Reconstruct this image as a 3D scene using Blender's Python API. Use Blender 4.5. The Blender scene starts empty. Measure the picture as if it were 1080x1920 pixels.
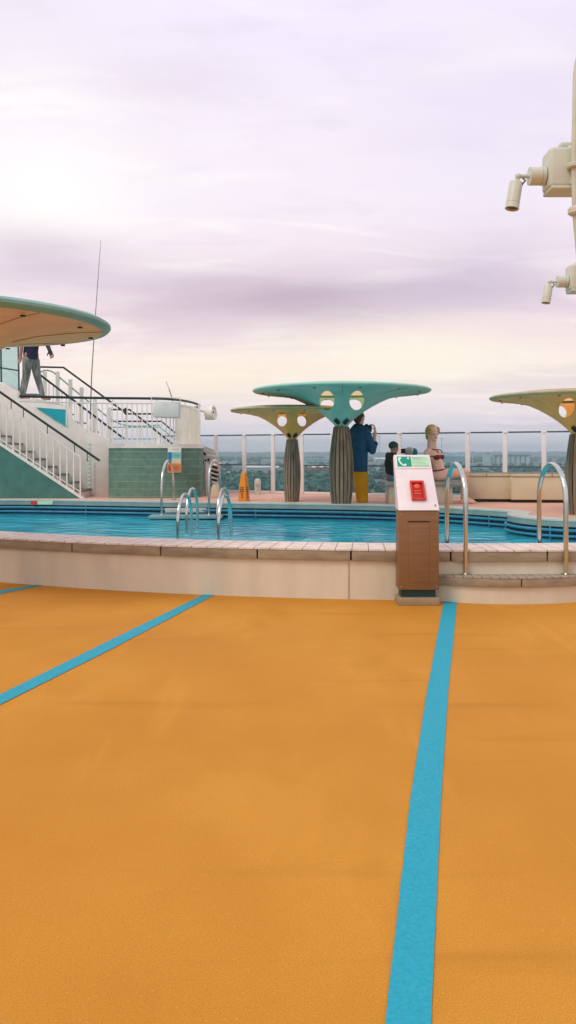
import bpy, bmesh, math, random
from mathutils import Vector, Matrix, noise
from mathutils.geometry import tessellate_polygon
V = Vector
rnd = random.Random(7)
SC = bpy.context.scene
COL = SC.collection
F, EYE, CX, HY = 1443.0, 1.45, 540.0, 850.0     # photo focal length (px), eye height, principal column, horizon row
def P(px, py, Y): return V(((px-CX)/F*Y, Y, EYE-(py-HY)/F*Y))
def G(px, py, z=0.0):
    Y = (EYE-z)*F/(py-HY)
    return P(px, py, Y)
DZ = 0.49                                        # height of the raised pool deck

# ------------------------------------------------------------------ materials
def srgb(r, g, b):
    return tuple(((c/255)/12.92 if c/255 <= .04045 else ((c/255+.055)/1.055)**2.4) for c in (r, g, b))
def mat(name, col, rough=.5, metal=0.0, var=.08, scale=6.0, bump=0.0, bscale=80.0, spec=.4, stretch=None, detail=5):
    m = bpy.data.materials.new(name); m.use_nodes = True
    nt = m.node_tree; N = nt.nodes; L = nt.links
    b = N['Principled BSDF']
    b.inputs['Roughness'].default_value = rough; b.inputs['Metallic'].default_value = metal
    b.inputs['Specular IOR Level'].default_value = spec
    tc = N.new('ShaderNodeTexCoord'); mp = N.new('ShaderNodeMapping')
    L.new(tc.outputs['Object'], mp.inputs['Vector'])
    if stretch: mp.inputs['Scale'].default_value = stretch
    nz = N.new('ShaderNodeTexNoise'); nz.inputs['Scale'].default_value = scale; nz.inputs['Detail'].default_value = detail
    L.new(mp.outputs['Vector'], nz.inputs['Vector'])
    rp = N.new('ShaderNodeValToRGB')
    lo = tuple(max(0, c*(1-var*1.6)) for c in col); hi = tuple(min(1, c*(1+var*1.3)) for c in col)
    rp.color_ramp.elements[0].position = .3; rp.color_ramp.elements[0].color = (*lo, 1)
    rp.color_ramp.elements[1].position = .7; rp.color_ramp.elements[1].color = (*hi, 1)
    L.new(nz.outputs['Fac'], rp.inputs['Fac']); L.new(rp.outputs['Color'], b.inputs['Base Color'])
    if bump:
        n2 = N.new('ShaderNodeTexNoise'); n2.inputs['Scale'].default_value = bscale; n2.inputs['Detail'].default_value = 4
        L.new(mp.outputs['Vector'], n2.inputs['Vector'])
        bp = N.new('ShaderNodeBump'); bp.inputs['Strength'].default_value = bump; bp.inputs['Distance'].default_value = .01
        L.new(n2.outputs['Fac'], bp.inputs['Height']); L.new(bp.outputs['Normal'], b.inputs['Normal'])
    return m

def deck_mat(name, col, dark, patch):
    """rubber-crumb floor: fine speckle, scuffed patches, faint seams"""
    m = bpy.data.materials.new(name); m.use_nodes = True
    nt = m.node_tree; N = nt.nodes; L = nt.links; b = N['Principled BSDF']
    b.inputs['Roughness'].default_value = .7; b.inputs['Specular IOR Level'].default_value = .16
    tc = N.new('ShaderNodeTexCoord')
    def nz(s, d=4, stretch=None):
        n = N.new('ShaderNodeTexNoise'); n.inputs['Scale'].default_value = s; n.inputs['Detail'].default_value = d
        if stretch:
            mp = N.new('ShaderNodeMapping'); mp.inputs['Scale'].default_value = stretch
            L.new(tc.outputs['Object'], mp.inputs['Vector']); L.new(mp.outputs['Vector'], n.inputs['Vector'])
        else: L.new(tc.outputs['Object'], n.inputs['Vector'])
        return n
    def mixc(fac_socket, c1, c2, lo, hi):
        r = N.new('ShaderNodeMapRange'); r.inputs['From Min'].default_value = lo; r.inputs['From Max'].default_value = hi
        L.new(fac_socket, r.inputs['Value'])
        x = N.new('ShaderNodeMix'); x.data_type = 'RGBA'
        L.new(r.outputs['Result'], x.inputs['Factor'])
        for s, c in ((6, c1), (7, c2)):
            if isinstance(c, tuple): x.inputs[s].default_value = (*c, 1)
            else: L.new(c, x.inputs[s])
        return x.outputs[2]
    big = nz(.55, 5); mid = nz(2.2, 6, (1, .55, 1)); fine = nz(260, 2); fine2 = nz(95, 3)
    a = mixc(big.outputs['Fac'], dark, col, .3, .7)
    c = mixc(mid.outputs['Fac'], patch, a, .3, .52)
    d = mixc(fine.outputs['Fac'], tuple(x*.66 for x in dark), c, .28, .48)
    scf = nz(1.1, 9, (.35, 3.2, 1)); sc2 = nz(1.3, 9, (2.6, .3, 1))
    d = mixc(scf.outputs['Fac'], d, tuple(x*.80 for x in dark), .60, .86)
    d = mixc(sc2.outputs['Fac'], d, tuple(min(1, x*1.06) for x in col), .60, .9)
    e = mixc(fine2.outputs['Fac'], d, tuple(min(1, x*1.12) for x in col), .62, .8)
    L.new(e, b.inputs['Base Color'])
    bp = N.new('ShaderNodeBump'); bp.inputs['Strength'].default_value = .35; bp.inputs['Distance'].default_value = .004
    L.new(fine2.outputs['Fac'], bp.inputs['Height']); L.new(bp.outputs['Normal'], b.inputs['Normal'])
    return m

def water_mat():
    m = bpy.data.materials.new('pool_water'); m.use_nodes = True
    nt = m.node_tree; N = nt.nodes; L = nt.links; b = N['Principled BSDF']
    b.inputs['Roughness'].default_value = .06; b.inputs['IOR'].default_value = 1.33
    tc = N.new('ShaderNodeTexCoord')
    mp = N.new('ShaderNodeMapping'); mp.inputs['Scale'].default_value = (1, 1.5, 1); L.new(tc.outputs['Object'], mp.inputs['Vector'])
    n1 = N.new('ShaderNodeTexNoise'); n1.inputs['Scale'].default_value = 2.6; n1.inputs['Detail'].default_value = 5; n1.inputs['Distortion'].default_value = .7
    n2 = N.new('ShaderNodeTexNoise'); n2.inputs['Scale'].default_value = .8; n2.inputs['Detail'].default_value = 6; n2.inputs['Distortion'].default_value = 1.2
    for n in (n1, n2): L.new(mp.outputs['Vector'], n.inputs['Vector'])
    rp = N.new('ShaderNodeValToRGB')
    rp.color_ramp.elements[0].position = .36; rp.color_ramp.elements[0].color = (.008, .31, .42, 1)
    rp.color_ramp.elements[1].position = .68; rp.color_ramp.elements[1].color = (.05, .58, .69, 1)
    L.new(n2.outputs['Fac'], rp.inputs['Fac']); L.new(rp.outputs['Color'], b.inputs['Base Color'])
    bp = N.new('ShaderNodeBump'); bp.inputs['Strength'].default_value = .6; bp.inputs['Distance'].default_value = .10
    L.new(n1.outputs['Fac'], bp.inputs['Height']); L.new(bp.outputs['Normal'], b.inputs['Normal'])
    return m

def glass_mat(name, tint, gloss=.10):
    m = bpy.data.materials.new(name); m.use_nodes = True
    nt = m.node_tree; N = nt.nodes; L = nt.links
    N.remove(N['Principled BSDF']); out = N['Material Output']
    t = N.new('ShaderNodeBsdfTransparent'); t.inputs['Color'].default_value = (*tint, 1)
    g = N.new('ShaderNodeBsdfGlossy'); g.inputs['Roughness'].default_value = .04
    lw = N.new('ShaderNodeLayerWeight'); lw.inputs['Blend'].default_value = .25
    mr = N.new('ShaderNodeMapRange'); mr.inputs['To Min'].default_value = gloss*.4; mr.inputs['To Max'].default_value = gloss*5
    L.new(lw.outputs['Fresnel'], mr.inputs['Value'])
    mx = N.new('ShaderNodeMixShader'); L.new(mr.outputs['Result'], mx.inputs['Fac'])
    L.new(t.outputs[0], mx.inputs[1]); L.new(g.outputs[0], mx.inputs[2]); L.new(mx.outputs[0], out.inputs['Surface'])
    return m

def stripes_mat(name, axis, period, gap, base, groove, rough=.6, var=.1):
    """boards with dark joints across one object axis; axis is 'X','Y','Z' or 'ANG' (around origin, period in radians)"""
    m = mat(name, base, rough, var=var, scale=9, bump=.1, bscale=60)
    nt = m.node_tree; N = nt.nodes; L = nt.links; b = N['Principled BSDF']
    tc = N['Texture Coordinate']; sp = N.new('ShaderNodeSeparateXYZ'); L.new(tc.outputs['Object'], sp.inputs[0])
    def mth(op, a, c=None):
        n = N.new('ShaderNodeMath'); n.operation = op
        for i, s in enumerate((a, c)):
            if s is None: continue
            if isinstance(s, (int, float)): n.inputs[i].default_value = s
            else: L.new(s, n.inputs[i])
        return n.outputs[0]
    if axis == 'ANG': src = mth('ARCTAN2', sp.outputs['X'], sp.outputs['Y'])
    else: src = sp.outputs[axis]
    fr = mth('FRACT', mth('DIVIDE', src, period))
    mask = mth('LESS_THAN', fr, gap)
    old = b.inputs['Base Color'].links[0].from_socket
    x = N.new('ShaderNodeMix'); x.data_type = 'RGBA'; L.new(mask, x.inputs['Factor']); L.new(old, x.inputs[6]); x.inputs[7].default_value = (*groove, 1)
    L.new(x.outputs[2], b.inputs['Base Color'])
    return m

def translucent(name, col):
    m = mat(name, col, .5, var=.05, scale=3); nt = m.node_tree; N = nt.nodes; L = nt.links; b = N['Principled BSDF']
    t = N.new('ShaderNodeBsdfTranslucent'); t.inputs['Color'].default_value = (*col, 1)
    mx = N.new('ShaderNodeMixShader'); mx.inputs['Fac'].default_value = .75
    L.new(b.outputs[0], mx.inputs[1]); L.new(t.outputs[0], mx.inputs[2]); L.new(mx.outputs[0], N['Material Output'].inputs['Surface'])
    return m
M = {}
M['deck'] = deck_mat('orange_rubber', (.67, .312, .040), (.53, .217, .02), (.56, .24, .023))
M['line'] = mat('blue_line_paint', (.008, .35, .455), .6, var=.09, scale=70, bump=.25, bscale=160)
nt = M['line'].node_tree; N = nt.nodes; L = nt.links; b_ = N['Principled BSDF']; old_ = b_.inputs['Base Color'].links[0].from_socket
wn = N.new('ShaderNodeTexNoise'); wn.inputs['Scale'].default_value = 55; wn.inputs['Detail'].default_value = 6; wn.inputs['Roughness'].default_value = .7; L.new(N['Texture Coordinate'].outputs['Object'], wn.inputs['Vector'])
wr_ = N.new('ShaderNodeMapRange'); wr_.inputs['From Min'].default_value = .66; wr_.inputs['From Max'].default_value = .78; wr_.inputs['To Max'].default_value = .6; L.new(wn.outputs['Fac'], wr_.inputs['Value'])
wx = N.new('ShaderNodeMix'); wx.data_type = 'RGBA'; L.new(wr_.outputs[0], wx.inputs['Factor']); L.new(old_, wx.inputs[6]); wx.inputs[7].default_value = (.012, .13, .17, 1); L.new(wx.outputs[2], b_.inputs['Base Color'])
M['pooldeck'] = deck_mat('salmon_deck', (.76, .47, .35), (.66, .38, .27), (.70, .41, .30))
M['wallwhite'] = mat('cream_wall_paint', (.66, .60, .45), .55, var=.05, scale=5, stretch=(1, 1, .22), detail=8, bump=.08, bscale=12)
M['white'] = mat('white_gloss_paint', (.80, .78, .70), .4, var=.05, scale=4)
M['greywhite'] = mat('pale_grey_paint', (.68, .72, .67), .4, var=.05, scale=5)
M['offwhite'] = mat('off_white_plastic', (.60, .63, .52), .42, var=.04, scale=8)
M['coping'] = stripes_mat('teak_coping', 'ANG', .0125, .055, (.76, .64, .54), (.24, .17, .15), .6, .12)
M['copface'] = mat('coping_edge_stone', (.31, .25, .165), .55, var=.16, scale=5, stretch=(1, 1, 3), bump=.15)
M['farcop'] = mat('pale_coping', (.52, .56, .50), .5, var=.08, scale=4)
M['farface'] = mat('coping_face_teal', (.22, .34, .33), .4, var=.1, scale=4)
M['basin'] = mat('navy_pool_tile', (.006, .045, .075), .35, var=.3, scale=12)
M['bluebar'] = mat('blue_gutter_bar', (.04, .25, .38), .4, var=.12, scale=8)
M['water'] = water_mat()
M['chrome'] = mat('stainless_tube', (.60, .64, .60), .18, 1.0, var=.05, scale=10)
M['teal'] = mat('teal_fibreglass', (.33, .67, .53), .42, var=.07, scale=3, bump=.05, bscale=10)
M['ochre'] = mat('ochre_fibreglass', (.80, .47, .13), .45, var=.07, scale=3, bump=.05, bscale=10)
M['tealrim'] = mat('grey_teal_rim', (.20, .40, .33), .4, var=.08, scale=5)
M['rimochre'] = mat('olive_rim', (.46, .42, .22), .4, var=.1, scale=5)
M['slat'] = mat('weathered_slat', (.27, .20, .12), .7, var=.28, scale=7, stretch=(3, 3, .35), bump=.3, bscale=40)
M['slatgrey'] = mat('grey_green_slat', (.235, .21, .15), .7, var=.28, scale=7, stretch=(3, 3, .35), bump=.3, bscale=40)
M['slatdark'] = mat('dark_slat', (.14, .125, .085), .7, var=.28, scale=7, stretch=(3, 3, .35), bump=.3, bscale=40)
M['ochre_in2'] = mat('ochre_inside', (.76, .56, .30), .5)
M['ochre_in'] = translucent('ochre_ceiling', (.82, .60, .34))
M['teal_tr'] = translucent('teal_roof', (.30, .52, .44))
M['rim_tr'] = translucent('grey_teal_roof', (.40, .50, .42))
M['core'] = mat('dark_core', (.03, .03, .026), .8)
M['black'] = mat('black_plastic', (.012, .013, .014), .4, var=.1)
M['darkrail'] = mat('dark_wood_rail', (.022, .035, .030), .45, var=.15)
M['greenwall'] = stripes_mat('green_cladding', 'Z', .160, .05, (.12, .235, .175), (.26, .39, .31), .6, .12)
M['greenstair'] = mat('green_stair_side', (.06, .195, .16), .65, var=.12, scale=4, bump=.2, bscale=60)
M['aqua'] = mat('aqua_panel', (.01, .40, .46), .3, var=.06)
M['tread'] = mat('grey_tread', (.20, .22, .20), .7)
M['kioskwood'] = mat('brown_laminate', (.225, .115, .046), .45, var=.07, scale=5, stretch=(.5, .5, 7), bump=.05, bscale=30)
M['kioskdark'] = mat('brown_laminate_dark', (.17, .08, .037), .5, var=.14, scale=5, stretch=(.5, .5, 7))
M['groove'] = mat('shadow_gap', (.03, .018, .012), .8)
M['toe'] = mat('dark_green_recess', (.012, .055, .042), .5)
M['plinth'] = mat('stone_plinth', (.33, .24, .14), .5, var=.1, scale=9)
M['panelwhite'] = mat('white_laminate', (.80, .74, .73), .35, var=.03)
M['green'] = mat('safety_green', (.01, .30, .20), .4, var=.05)
M['mint'] = mat('mint_sign', (.50, .78, .52), .4, var=.08, scale=5)
M['mintline'] = mat('sign_line_green', (.13, .42, .27), .5)
M['signwhite'] = mat('sign_pale_mint', (.55, .90, .72), .4)
M['red'] = mat('red_plastic', (.62, .045, .025), .35, var=.06)
M['reddark'] = mat('red_recess', (.50, .025, .012), .4)
M['redlight'] = mat('red_raised', (.75, .10, .05), .35)
M['orange'] = mat('orange_plastic', (.80, .27, .012), .4, var=.06)
M['lockerpanel'] = mat('cream_locker', (.64, .56, .38), .45, var=.04, scale=3)
M['benchtop'] = mat('bench_grey', (.30, .32, .26), .5, var=.08)
M['benchbody'] = mat('bench_cream', (.58, .53, .40), .5, var=.06)
M['post'] = mat('rail_post_paint', (.76, .75, .72), .4, var=.03)
M['toprail'] = mat('rail_dark_teal', (.075, .13, .13), .35, .3, var=.08)
M['glass'] = glass_mat('rail_glass', (.93, .975, .97), .06)
M['glassgreen'] = glass_mat('windscreen_glass', (.50, .74, .72), .2)
M['skin'] = mat('skin', (.74, .46, .33), .5, var=.05, scale=12)
M['skin2'] = mat('skin_ruddy', (.46, .22, .14), .5, var=.06, scale=12)
M['lip'] = mat('lip', (.36, .12, .09), .45)
M['eye'] = mat('eye_dark', (.05, .035, .03), .4)
M['brow'] = mat('brow', (.24, .15, .08), .7)
M['blond'] = mat('blonde_hair', (.47, .32, .10), .6, var=.22, scale=14, stretch=(1, 1, 4), bump=.4, bscale=60)
M['hair'] = mat('brown_hair', (.075, .045, .025), .6, var=.25, scale=20, bump=.4, bscale=70)
M['maroon'] = mat('maroon_fabric', (.17, .022, .018), .6, var=.12, scale=25)
M['bluecloth'] = mat('blue_knit', (.012, .085, .17), .8, var=.16, scale=6, bump=.3, bscale=50)
M['yellowcloth'] = mat('mustard_cotton', (.66, .34, .01), .8, var=.1, scale=5, bump=.2, bscale=40)
M['darkgreen'] = mat('dark_green_coat', (.018, .030, .022), .75, var=.2, scale=8, bump=.3, bscale=40)
M['beanie'] = mat('teal_beanie', (.022, .075, .065), .85, var=.2, scale=30, bump=.4, bscale=90)
M['jeans'] = mat('blue_jeans', (.13, .22, .26), .8, var=.12, scale=20)
M['greyknit'] = mat('grey_knit', (.42, .47, .45), .85, var=.2, scale=30, bump=.5, bscale=80)
M['tealknit'] = mat('green_knit', (.02, .20, .16), .85, var=.2, scale=30, bump=.5, bscale=80)
M['navy'] = mat('navy_cloth', (.012, .020, .055), .75, var=.15)
M['greytrouser'] = mat('grey_trousers', (.17, .20, .185), .7, var=.4, scale=5, stretch=(3, 3, .8), bump=.4, bscale=14)
M['glove'] = mat('dark_glove', (.035, .06, .055), .6, var=.2)
M['cushw'] = mat('cushion_white', (.62, .57, .50), .8)
M['cushb'] = mat('cushion_black', (.02, .022, .02), .8)
M['blue'] = mat('sign_blue', (.03, .19, .38), .5)
M['cyan'] = mat('sign_cyan', (.18, .55, .55), .5)
M['sand'] = mat('sign_sand', (.72, .62, .40), .5)
M['signor'] = mat('sign_orange', (.72, .26, .07), .5)
M['lens'] = mat('lamp_lens', (.10, .11, .10), .15)
M['screen'] = mat('camera_screen', (.10, .20, .24), .15)

# ------------------------------------------------------------------ mesh builder
OFF = {}
class MB:
    def __init__(s): s.v = []; s.f = []; s.mi = []; s.cur = 0
    def add(s, vs, fs):
        b = len(s.v); s.v += [V(v) for v in vs]
        for f in fs: s.f.append(tuple(b+i for i in f)); s.mi.append(s.cur)
        return s
    def box(s, c, size, rot=None, taper=1.0):
        hx, hy, hz = (x/2 for x in size); c = V(c); vs = []
        for z in (-1, 1):
            k = taper if z > 0 else 1
            for x, y in ((-1, -1), (1, -1), (1, 1), (-1, 1)):
                p = V((x*hx*k, y*hy*k, z*hz)); vs.append(c + (rot @ p if rot else p))
        return s.add(vs, [(0, 3, 2, 1), (4, 5, 6, 7), (0, 1, 5, 4), (1, 2, 6, 5), (2, 3, 7, 6), (3, 0, 4, 7)])
    def span(s, a, b): # axis aligned from corner to corner
        a, b = V(a), V(b); d = b-a
        return s.box((a+b)/2, (abs(d.x), abs(d.y), abs(d.z)))
    def bar(s, p0, p1, w, h, up=V((0, 0, 1))):
        p0, p1 = V(p0), V(p1); d = (p1-p0).normalized()
        if abs(d.dot(up)) > .98: up = V((0, 1, 0))
        sd = d.cross(up).normalized(); u = sd.cross(d).normalized(); vs = []
        for p in (p0, p1):
            for a, b in ((-1, -1), (1, -1), (1, 1), (-1, 1)): vs.append(p + sd*(a*w/2) + u*(b*h/2))
        return s.add(vs, [(0, 3, 2, 1), (4, 5, 6, 7), (0, 1, 5, 4), (1, 2, 6, 5), (2, 3, 7, 6), (3, 0, 4, 7)])
    def tube(s, pts, r, n=10, rs=None, ends=True):
        pts = [V(p) for p in pts]; m = len(pts); t0 = (pts[1]-pts[0]).normalized()
        a = t0.orthogonal().normalized(); vs = []
        for i, p in enumerate(pts):
            t = (pts[min(i+1, m-1)]-pts[max(i-1, 0)]).normalized()
            a = (a - t*a.dot(t)).normalized(); b = t.cross(a); rr = rs[i] if rs else r
            for k in range(n):
                an = 2*math.pi*k/n; vs.append(p + (a*math.cos(an)+b*math.sin(an))*rr)
        fs = [(i*n+k, i*n+(k+1) % n, (i+1)*n+(k+1) % n, (i+1)*n+k) for i in range(m-1) for k in range(n)]
        if ends: fs += [tuple(range(n-1, -1, -1)), tuple((m-1)*n+k for k in range(n))]
        return s.add(vs, fs)
    def lathe(s, prof, c, n=32, axis=None, closed=True):
        c = V(c); R = V((0, 0, 1)).rotation_difference(V(axis)).to_matrix() if axis else None; vs = []
        for r, z in prof:
            for k in range(n):
                an = 2*math.pi*k/n; p = V((r*math.cos(an), r*math.sin(an), z)); vs.append(c + (R @ p if R else p))
        m = len(prof)
        fs = [(i*n+k, i*n+(k+1) % n, (i+1)*n+(k+1) % n, (i+1)*n+k) for i in range(m-1) for k in range(n)]
        if closed: fs += [tuple(range(n-1, -1, -1)), tuple((m-1)*n+k for k in range(n))]
        return s.add(vs, fs)
    def prism(s, poly, ext):
        poly = [V(p) for p in poly]; e = V(ext); n = len(poly)
        fs = [tuple(range(n-1, -1, -1)), tuple(range(n, 2*n))] + [(i, (i+1) % n, n+(i+1) % n, n+i) for i in range(n)]
        return s.add(poly+[p+e for p in poly], fs)
    def ell(s, c, rad, rot=None, u=16, v=10):
        c = V(c); vs = [c + (rot @ V((0, 0, -rad[2])) if rot else V((0, 0, -rad[2])))]
        for j in range(1, v):
            ph = -math.pi/2 + math.pi*j/v
            for i in range(u):
                th = 2*math.pi*i/u; p = V((rad[0]*math.cos(ph)*math.cos(th), rad[1]*math.cos(ph)*math.sin(th), rad[2]*math.sin(ph)))
                vs.append(c + (rot @ p if rot else p))
        p = V((0, 0, rad[2])); vs.append(c + (rot @ p if rot else p)); last = len(vs)-1
        fs = [(0, 1+(i+1) % u, 1+i) for i in range(u)]
        for j in range(v-2):
            for i in range(u): fs.append((1+j*u+i, 1+j*u+(i+1) % u, 1+(j+1)*u+(i+1) % u, 1+(j+1)*u+i))
        fs += [(1+(v-2)*u+i, 1+(v-2)*u+(i+1) % u, last) for i in range(u)]
        return s.add(vs, fs)
    def cap(s, p0, p1, r0, r1, n=14):
        """tapered limb with round ends"""
        s.tube([p0, p1], 0, n, rs=[r0, r1]); s.ell(p0, (r0,)*3, None, n, 8); s.ell(p1, (r1,)*3, None, n, 8); return s
    def strip(s, inner, outer, z0, z1, caps=True):
        """solid band between two plan outlines of equal length"""
        n = len(inner); vs = []
        for a, b in zip(inner, outer): vs += [V((a[0], a[1], z0)), V((b[0], b[1], z0)), V((b[0], b[1], z1)), V((a[0], a[1], z1))]
        fs = []
        for i in range(n-1):
            o = i*4; q = o+4
            fs += [(o, o+1, q+1, q), (o+1, o+2, q+2, q+1), (o+2, o+3, q+3, q+2), (o+3, o, q, q+3)]
        if caps: fs += [(3, 2, 1, 0), ((n-1)*4, (n-1)*4+1, (n-1)*4+2, (n-1)*4+3)]
        return s.add(vs, fs)
    def build(s, name, material, parent=None, base=None, bevel=0.0, smooth=True, angle=35, seg=2):
        off = V((0, 0, 0))
        if parent is not None: off = OFF[parent]
        elif base is not None: off = V(base)
        me = bpy.data.meshes.new(name)
        me.from_pydata([tuple(v-off) for v in s.v], [], s.f)
        mats = material if isinstance(material, (list, tuple)) else [material]
        for m in mats: me.materials.append(m)
        me.polygons.foreach_set('material_index', s.mi)
        bm = bmesh.new(); bm.from_mesh(me); bmesh.ops.recalc_face_normals(bm, faces=bm.faces)
        if bevel: bmesh.ops.bevel(bm, geom=[e for e in bm.edges if e.is_manifold and e.calc_face_angle(0) > .5], offset=bevel, segments=seg, profile=.5, affect='EDGES', clamp_overlap=True)
        bm.to_mesh(me); bm.free()
        if smooth: me.shade_smooth(); me.set_sharp_from_angle(angle=math.radians(angle))
        o = bpy.data.objects.new(name, me); COL.objects.link(o)
        OFF[o] = off
        if parent is not None: o.parent = parent
        else: o.location = off
        return o

def tag(o, label=None, cat=None, group=None, kind=None):
    for k, v in (('label', label), ('category', cat), ('group', group), ('kind', kind)):
        if v: o[k] = v
    return o
def thing(name, loc, label, cat, group=None):
    o = bpy.data.objects.new(name, None); COL.objects.link(o); o.location = V(loc); OFF[o] = V(loc)
    o.empty_display_size = .2
    return tag(o, label, cat, group)
def copy_tree(o, parent=None):
    c = o.copy(); COL.objects.link(c)
    if parent is not None: c.parent = parent
    OFF[c] = OFF.get(o, V((0, 0, 0)))
    for ch in [x for x in o.children]: copy_tree(ch, c)
    return c
def tree(o):
    yield o
    for c in o.children: yield from tree(c)
def cat_rom(pts, n=8, closed=False):
    pts = [V(p) for p in pts]; m = len(pts); out = []
    rng = range(m if closed else m-1)
    for i in rng:
        g = (lambda k: pts[k % m]) if closed else (lambda k: pts[max(0, min(m-1, k))])
        p0, p1, p2, p3 = g(i-1), g(i), g(i+1), g(i+2)
        for k in range(n):
            t = k/n; out.append(.5*((2*p1)+(p2-p0)*t+(2*p0-5*p1+4*p2-p3)*t*t+(3*p1-p0-3*p2+p3)*t**3))
    if not closed: out.append(pts[-1])
    return out
def baked(mb, mods, name, material, parent=None, base=None, cutters=None, smooth=True, angle=50):
    """apply modifiers through the depsgraph and keep the result as a plain mesh"""
    off = OFF[parent] if parent is not None else V(base or (0, 0, 0))
    o = mb.build(name+'_raw', material, parent=None, base=None)
    for m in mods(o): pass
    bpy.context.view_layer.update()
    dg = bpy.context.evaluated_depsgraph_get()
    me = bpy.data.meshes.new_from_object(o.evaluated_get(dg))
    me.name = name
    for m in list(o.modifiers): o.modifiers.remove(m)
    bpy.data.objects.remove(o)
    me.transform(Matrix.Translation(-off))
    me.materials.clear()
    for mm in (material if isinstance(material, (list, tuple)) else [material]): me.materials.append(mm)
    if smooth:
        me.shade_smooth(); me.set_sharp_from_angle(angle=math.radians(angle))
    r = bpy.data.objects.new(name, me); COL.objects.link(r); OFF[r] = off
    if parent is not None: r.parent = parent
    else: r.location = off
    return r
def organic(mb, name, material, parent=None, base=None, voxel=.012, sm=3):
    def mods(o):
        m = o.modifiers.new('r', 'REMESH'); m.mode = 'VOXEL'; m.voxel_size = voxel; m.use_smooth_shade = True; yield m
        k = o.modifiers.new('s', 'SMOOTH'); k.factor = .5; k.iterations = sm; yield k
    return baked(mb, mods, name, material, parent, base, angle=80)
def paint(o, spots, off):
    """give faces near given points another material slot"""
    me = o.data
    for p in me.polygons:
        c = p.center + off
        for (q, rad, idx) in spots:
            d = c-q
            if (d.x/rad[0])**2 + (d.y/rad[1])**2 + (d.z/rad[2])**2 < 1: p.material_index = idx

# ------------------------------------------------------------------ setting: decks, pool outline
DC = V((2.0, 20.67)); RO = 13.1
def arc(R, xa, xb, n):
    a0 = math.asin((xa-DC.x)/R); a1 = math.asin((xb-DC.x)/R)
    return [V((DC.x+R*math.sin(a0+(a1-a0)*i/n), DC.y-R*math.cos(a0+(a1-a0)*i/n))) for i in range(n+1)]
def rail_y(x): return 19.2-.465*(x+1.8)

b = MB(); b.span((-16, -9, -.3), (13, 12.9, 0)); deck = b.build('deck', M['deck'], smooth=False); tag(deck, kind='structure')

def flat_poly(name, outer, holes, z, material):
    rings = [[V((p[0], p[1], 0)) for p in outer]]+[[V((p[0], p[1], 0)) for p in h] for h in holes]
    tris = tessellate_polygon(rings); allp = [V((p.x, p.y, z)) for r in rings for p in r]
    mb = MB(); mb.add(allp, [tuple(t) for t in tris]); return mb.build(name, material, smooth=False)

def strip_line(pl, pr, z=.004):
    def fine(ps, sgn):
        out = []
        for a, c in zip(ps[:-1], ps[1:]):
            k_ = max(2, int((c-a).length/.03))
            for i in range(k_):
                q = a.lerp(c, i/k_); q.x += .0022*noise.noise(V((q.y*9, sgn*7.1, 0)))+.0012*noise.noise(V((q.y*40, sgn*3.3, 5))); out.append(q)
        return out+[ps[-1]]
    pl = [pl[0]+(pl[0]-pl[1]).normalized()*4.5]+pl; pr = [pr[0]+(pr[0]-pr[1]).normalized()*4.5]+pr
    pl, pr = fine(pl, 1), fine(pr, -1)
    n = min(len(pl), len(pr))
    def resample(ps):
        return [ps[min(len(ps)-1, round(i*(len(ps)-1)/(n-1)))] for i in range(n)]
    pl, pr = resample(pl), resample(pr); mb = MB(); mb.add([V((p.x, p.y, z)) for p in pl]+[V((p.x, p.y, z)) for p in pr], [(i, i+1, n+i+1, n+i) for i in range(n-1)])
    o = mb.build('deck_line', M['line'], smooth=False); tag(o, kind='structure'); return o
strip_line([G(718, 1990), G(722, 1920), G(769, 1500), G(800, 1300), G(832, 1128)], [G(806, 1990), G(808, 1920), G(827, 1500), G(840, 1300), G(857, 1128)])
strip_line([G(-130, 1372), G(0, 1303), G(200, 1204), G(385, 1113.5)], [G(-130, 1400), G(0, 1322), G(200, 1222), G(410, 1112)])
strip_line([G(-120, 1124), G(0, 1108), G(76, 1095)], [G(-120, 1134), G(0, 1114), G(96, 1094)])

promC, promR = V((4.40, 11.90)), .95
prom = [promC+V((promR*math.cos(a), promR*math.sin(a))) for a in [math.radians(d) for d in range(-40, -217, -11)]]
near_in = arc(RO-.52, -5.4, 4.6, 40)
ctrl = [V((p[0], p[1], 0)) for p in [(5.5, 9.1), (6.0, 10.1), (5.7, 11.0)]]
far_ctrl = [(3.66, 12.72), (3.25, 13.2), (2.5, 13.85), (1.01, 14.45), (-1.45, 14.95), (-3.7, 15.5), (-5.8, 15.85), (-7.0, 15.4), (-7.6, 14.2), (-7.2, 12.6), (-6.3, 11.2)]
far_curve = cat_rom([V((prom[-1].x, prom[-1].y, 0))]+[V((p[0], p[1], 0)) for p in far_ctrl]+[V((near_in[0].x, near_in[0].y, 0))], 6)
right_curve = cat_rom([V((near_in[-1].x, near_in[-1].y, 0))]+ctrl+[V((prom[0].x, prom[0].y, 0))], 6)
outline = [V((p.x, p.y)) for p in near_in[:-1]]+[V((p.x, p.y)) for p in right_curve[:-1]]+prom[:-1]+[V((p.x, p.y)) for p in far_curve[:-1]]

near_out = arc(RO, -10, 11, 90)
outer = [V((p.x, p.y)) for p in near_out]+[V((11, rail_y(11)+.2)), V((-14, rail_y(-14)+.2)), V((-14, 15.4))]
pd = flat_poly('pool_deck', outer, [outline], DZ, M['pooldeck']); tag(pd, kind='structure')
# solid flank of the raised deck away from the pool wall
b = MB(); ring = outer[90:]+[outer[0]]
b.add([V((p.x, p.y, z)) for p in ring for z in (-.6, DZ-.002)], [(2*i, 2*i+2, 2*i+3, 2*i+1) for i in range(len(ring)-1)])
tag(b.build('pool_deck_side', M['wallwhite'], smooth=False), kind='structure')
wat = flat_poly('pool_water', outline, [], .19, M['water']); tag(wat, kind='structure')

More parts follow.
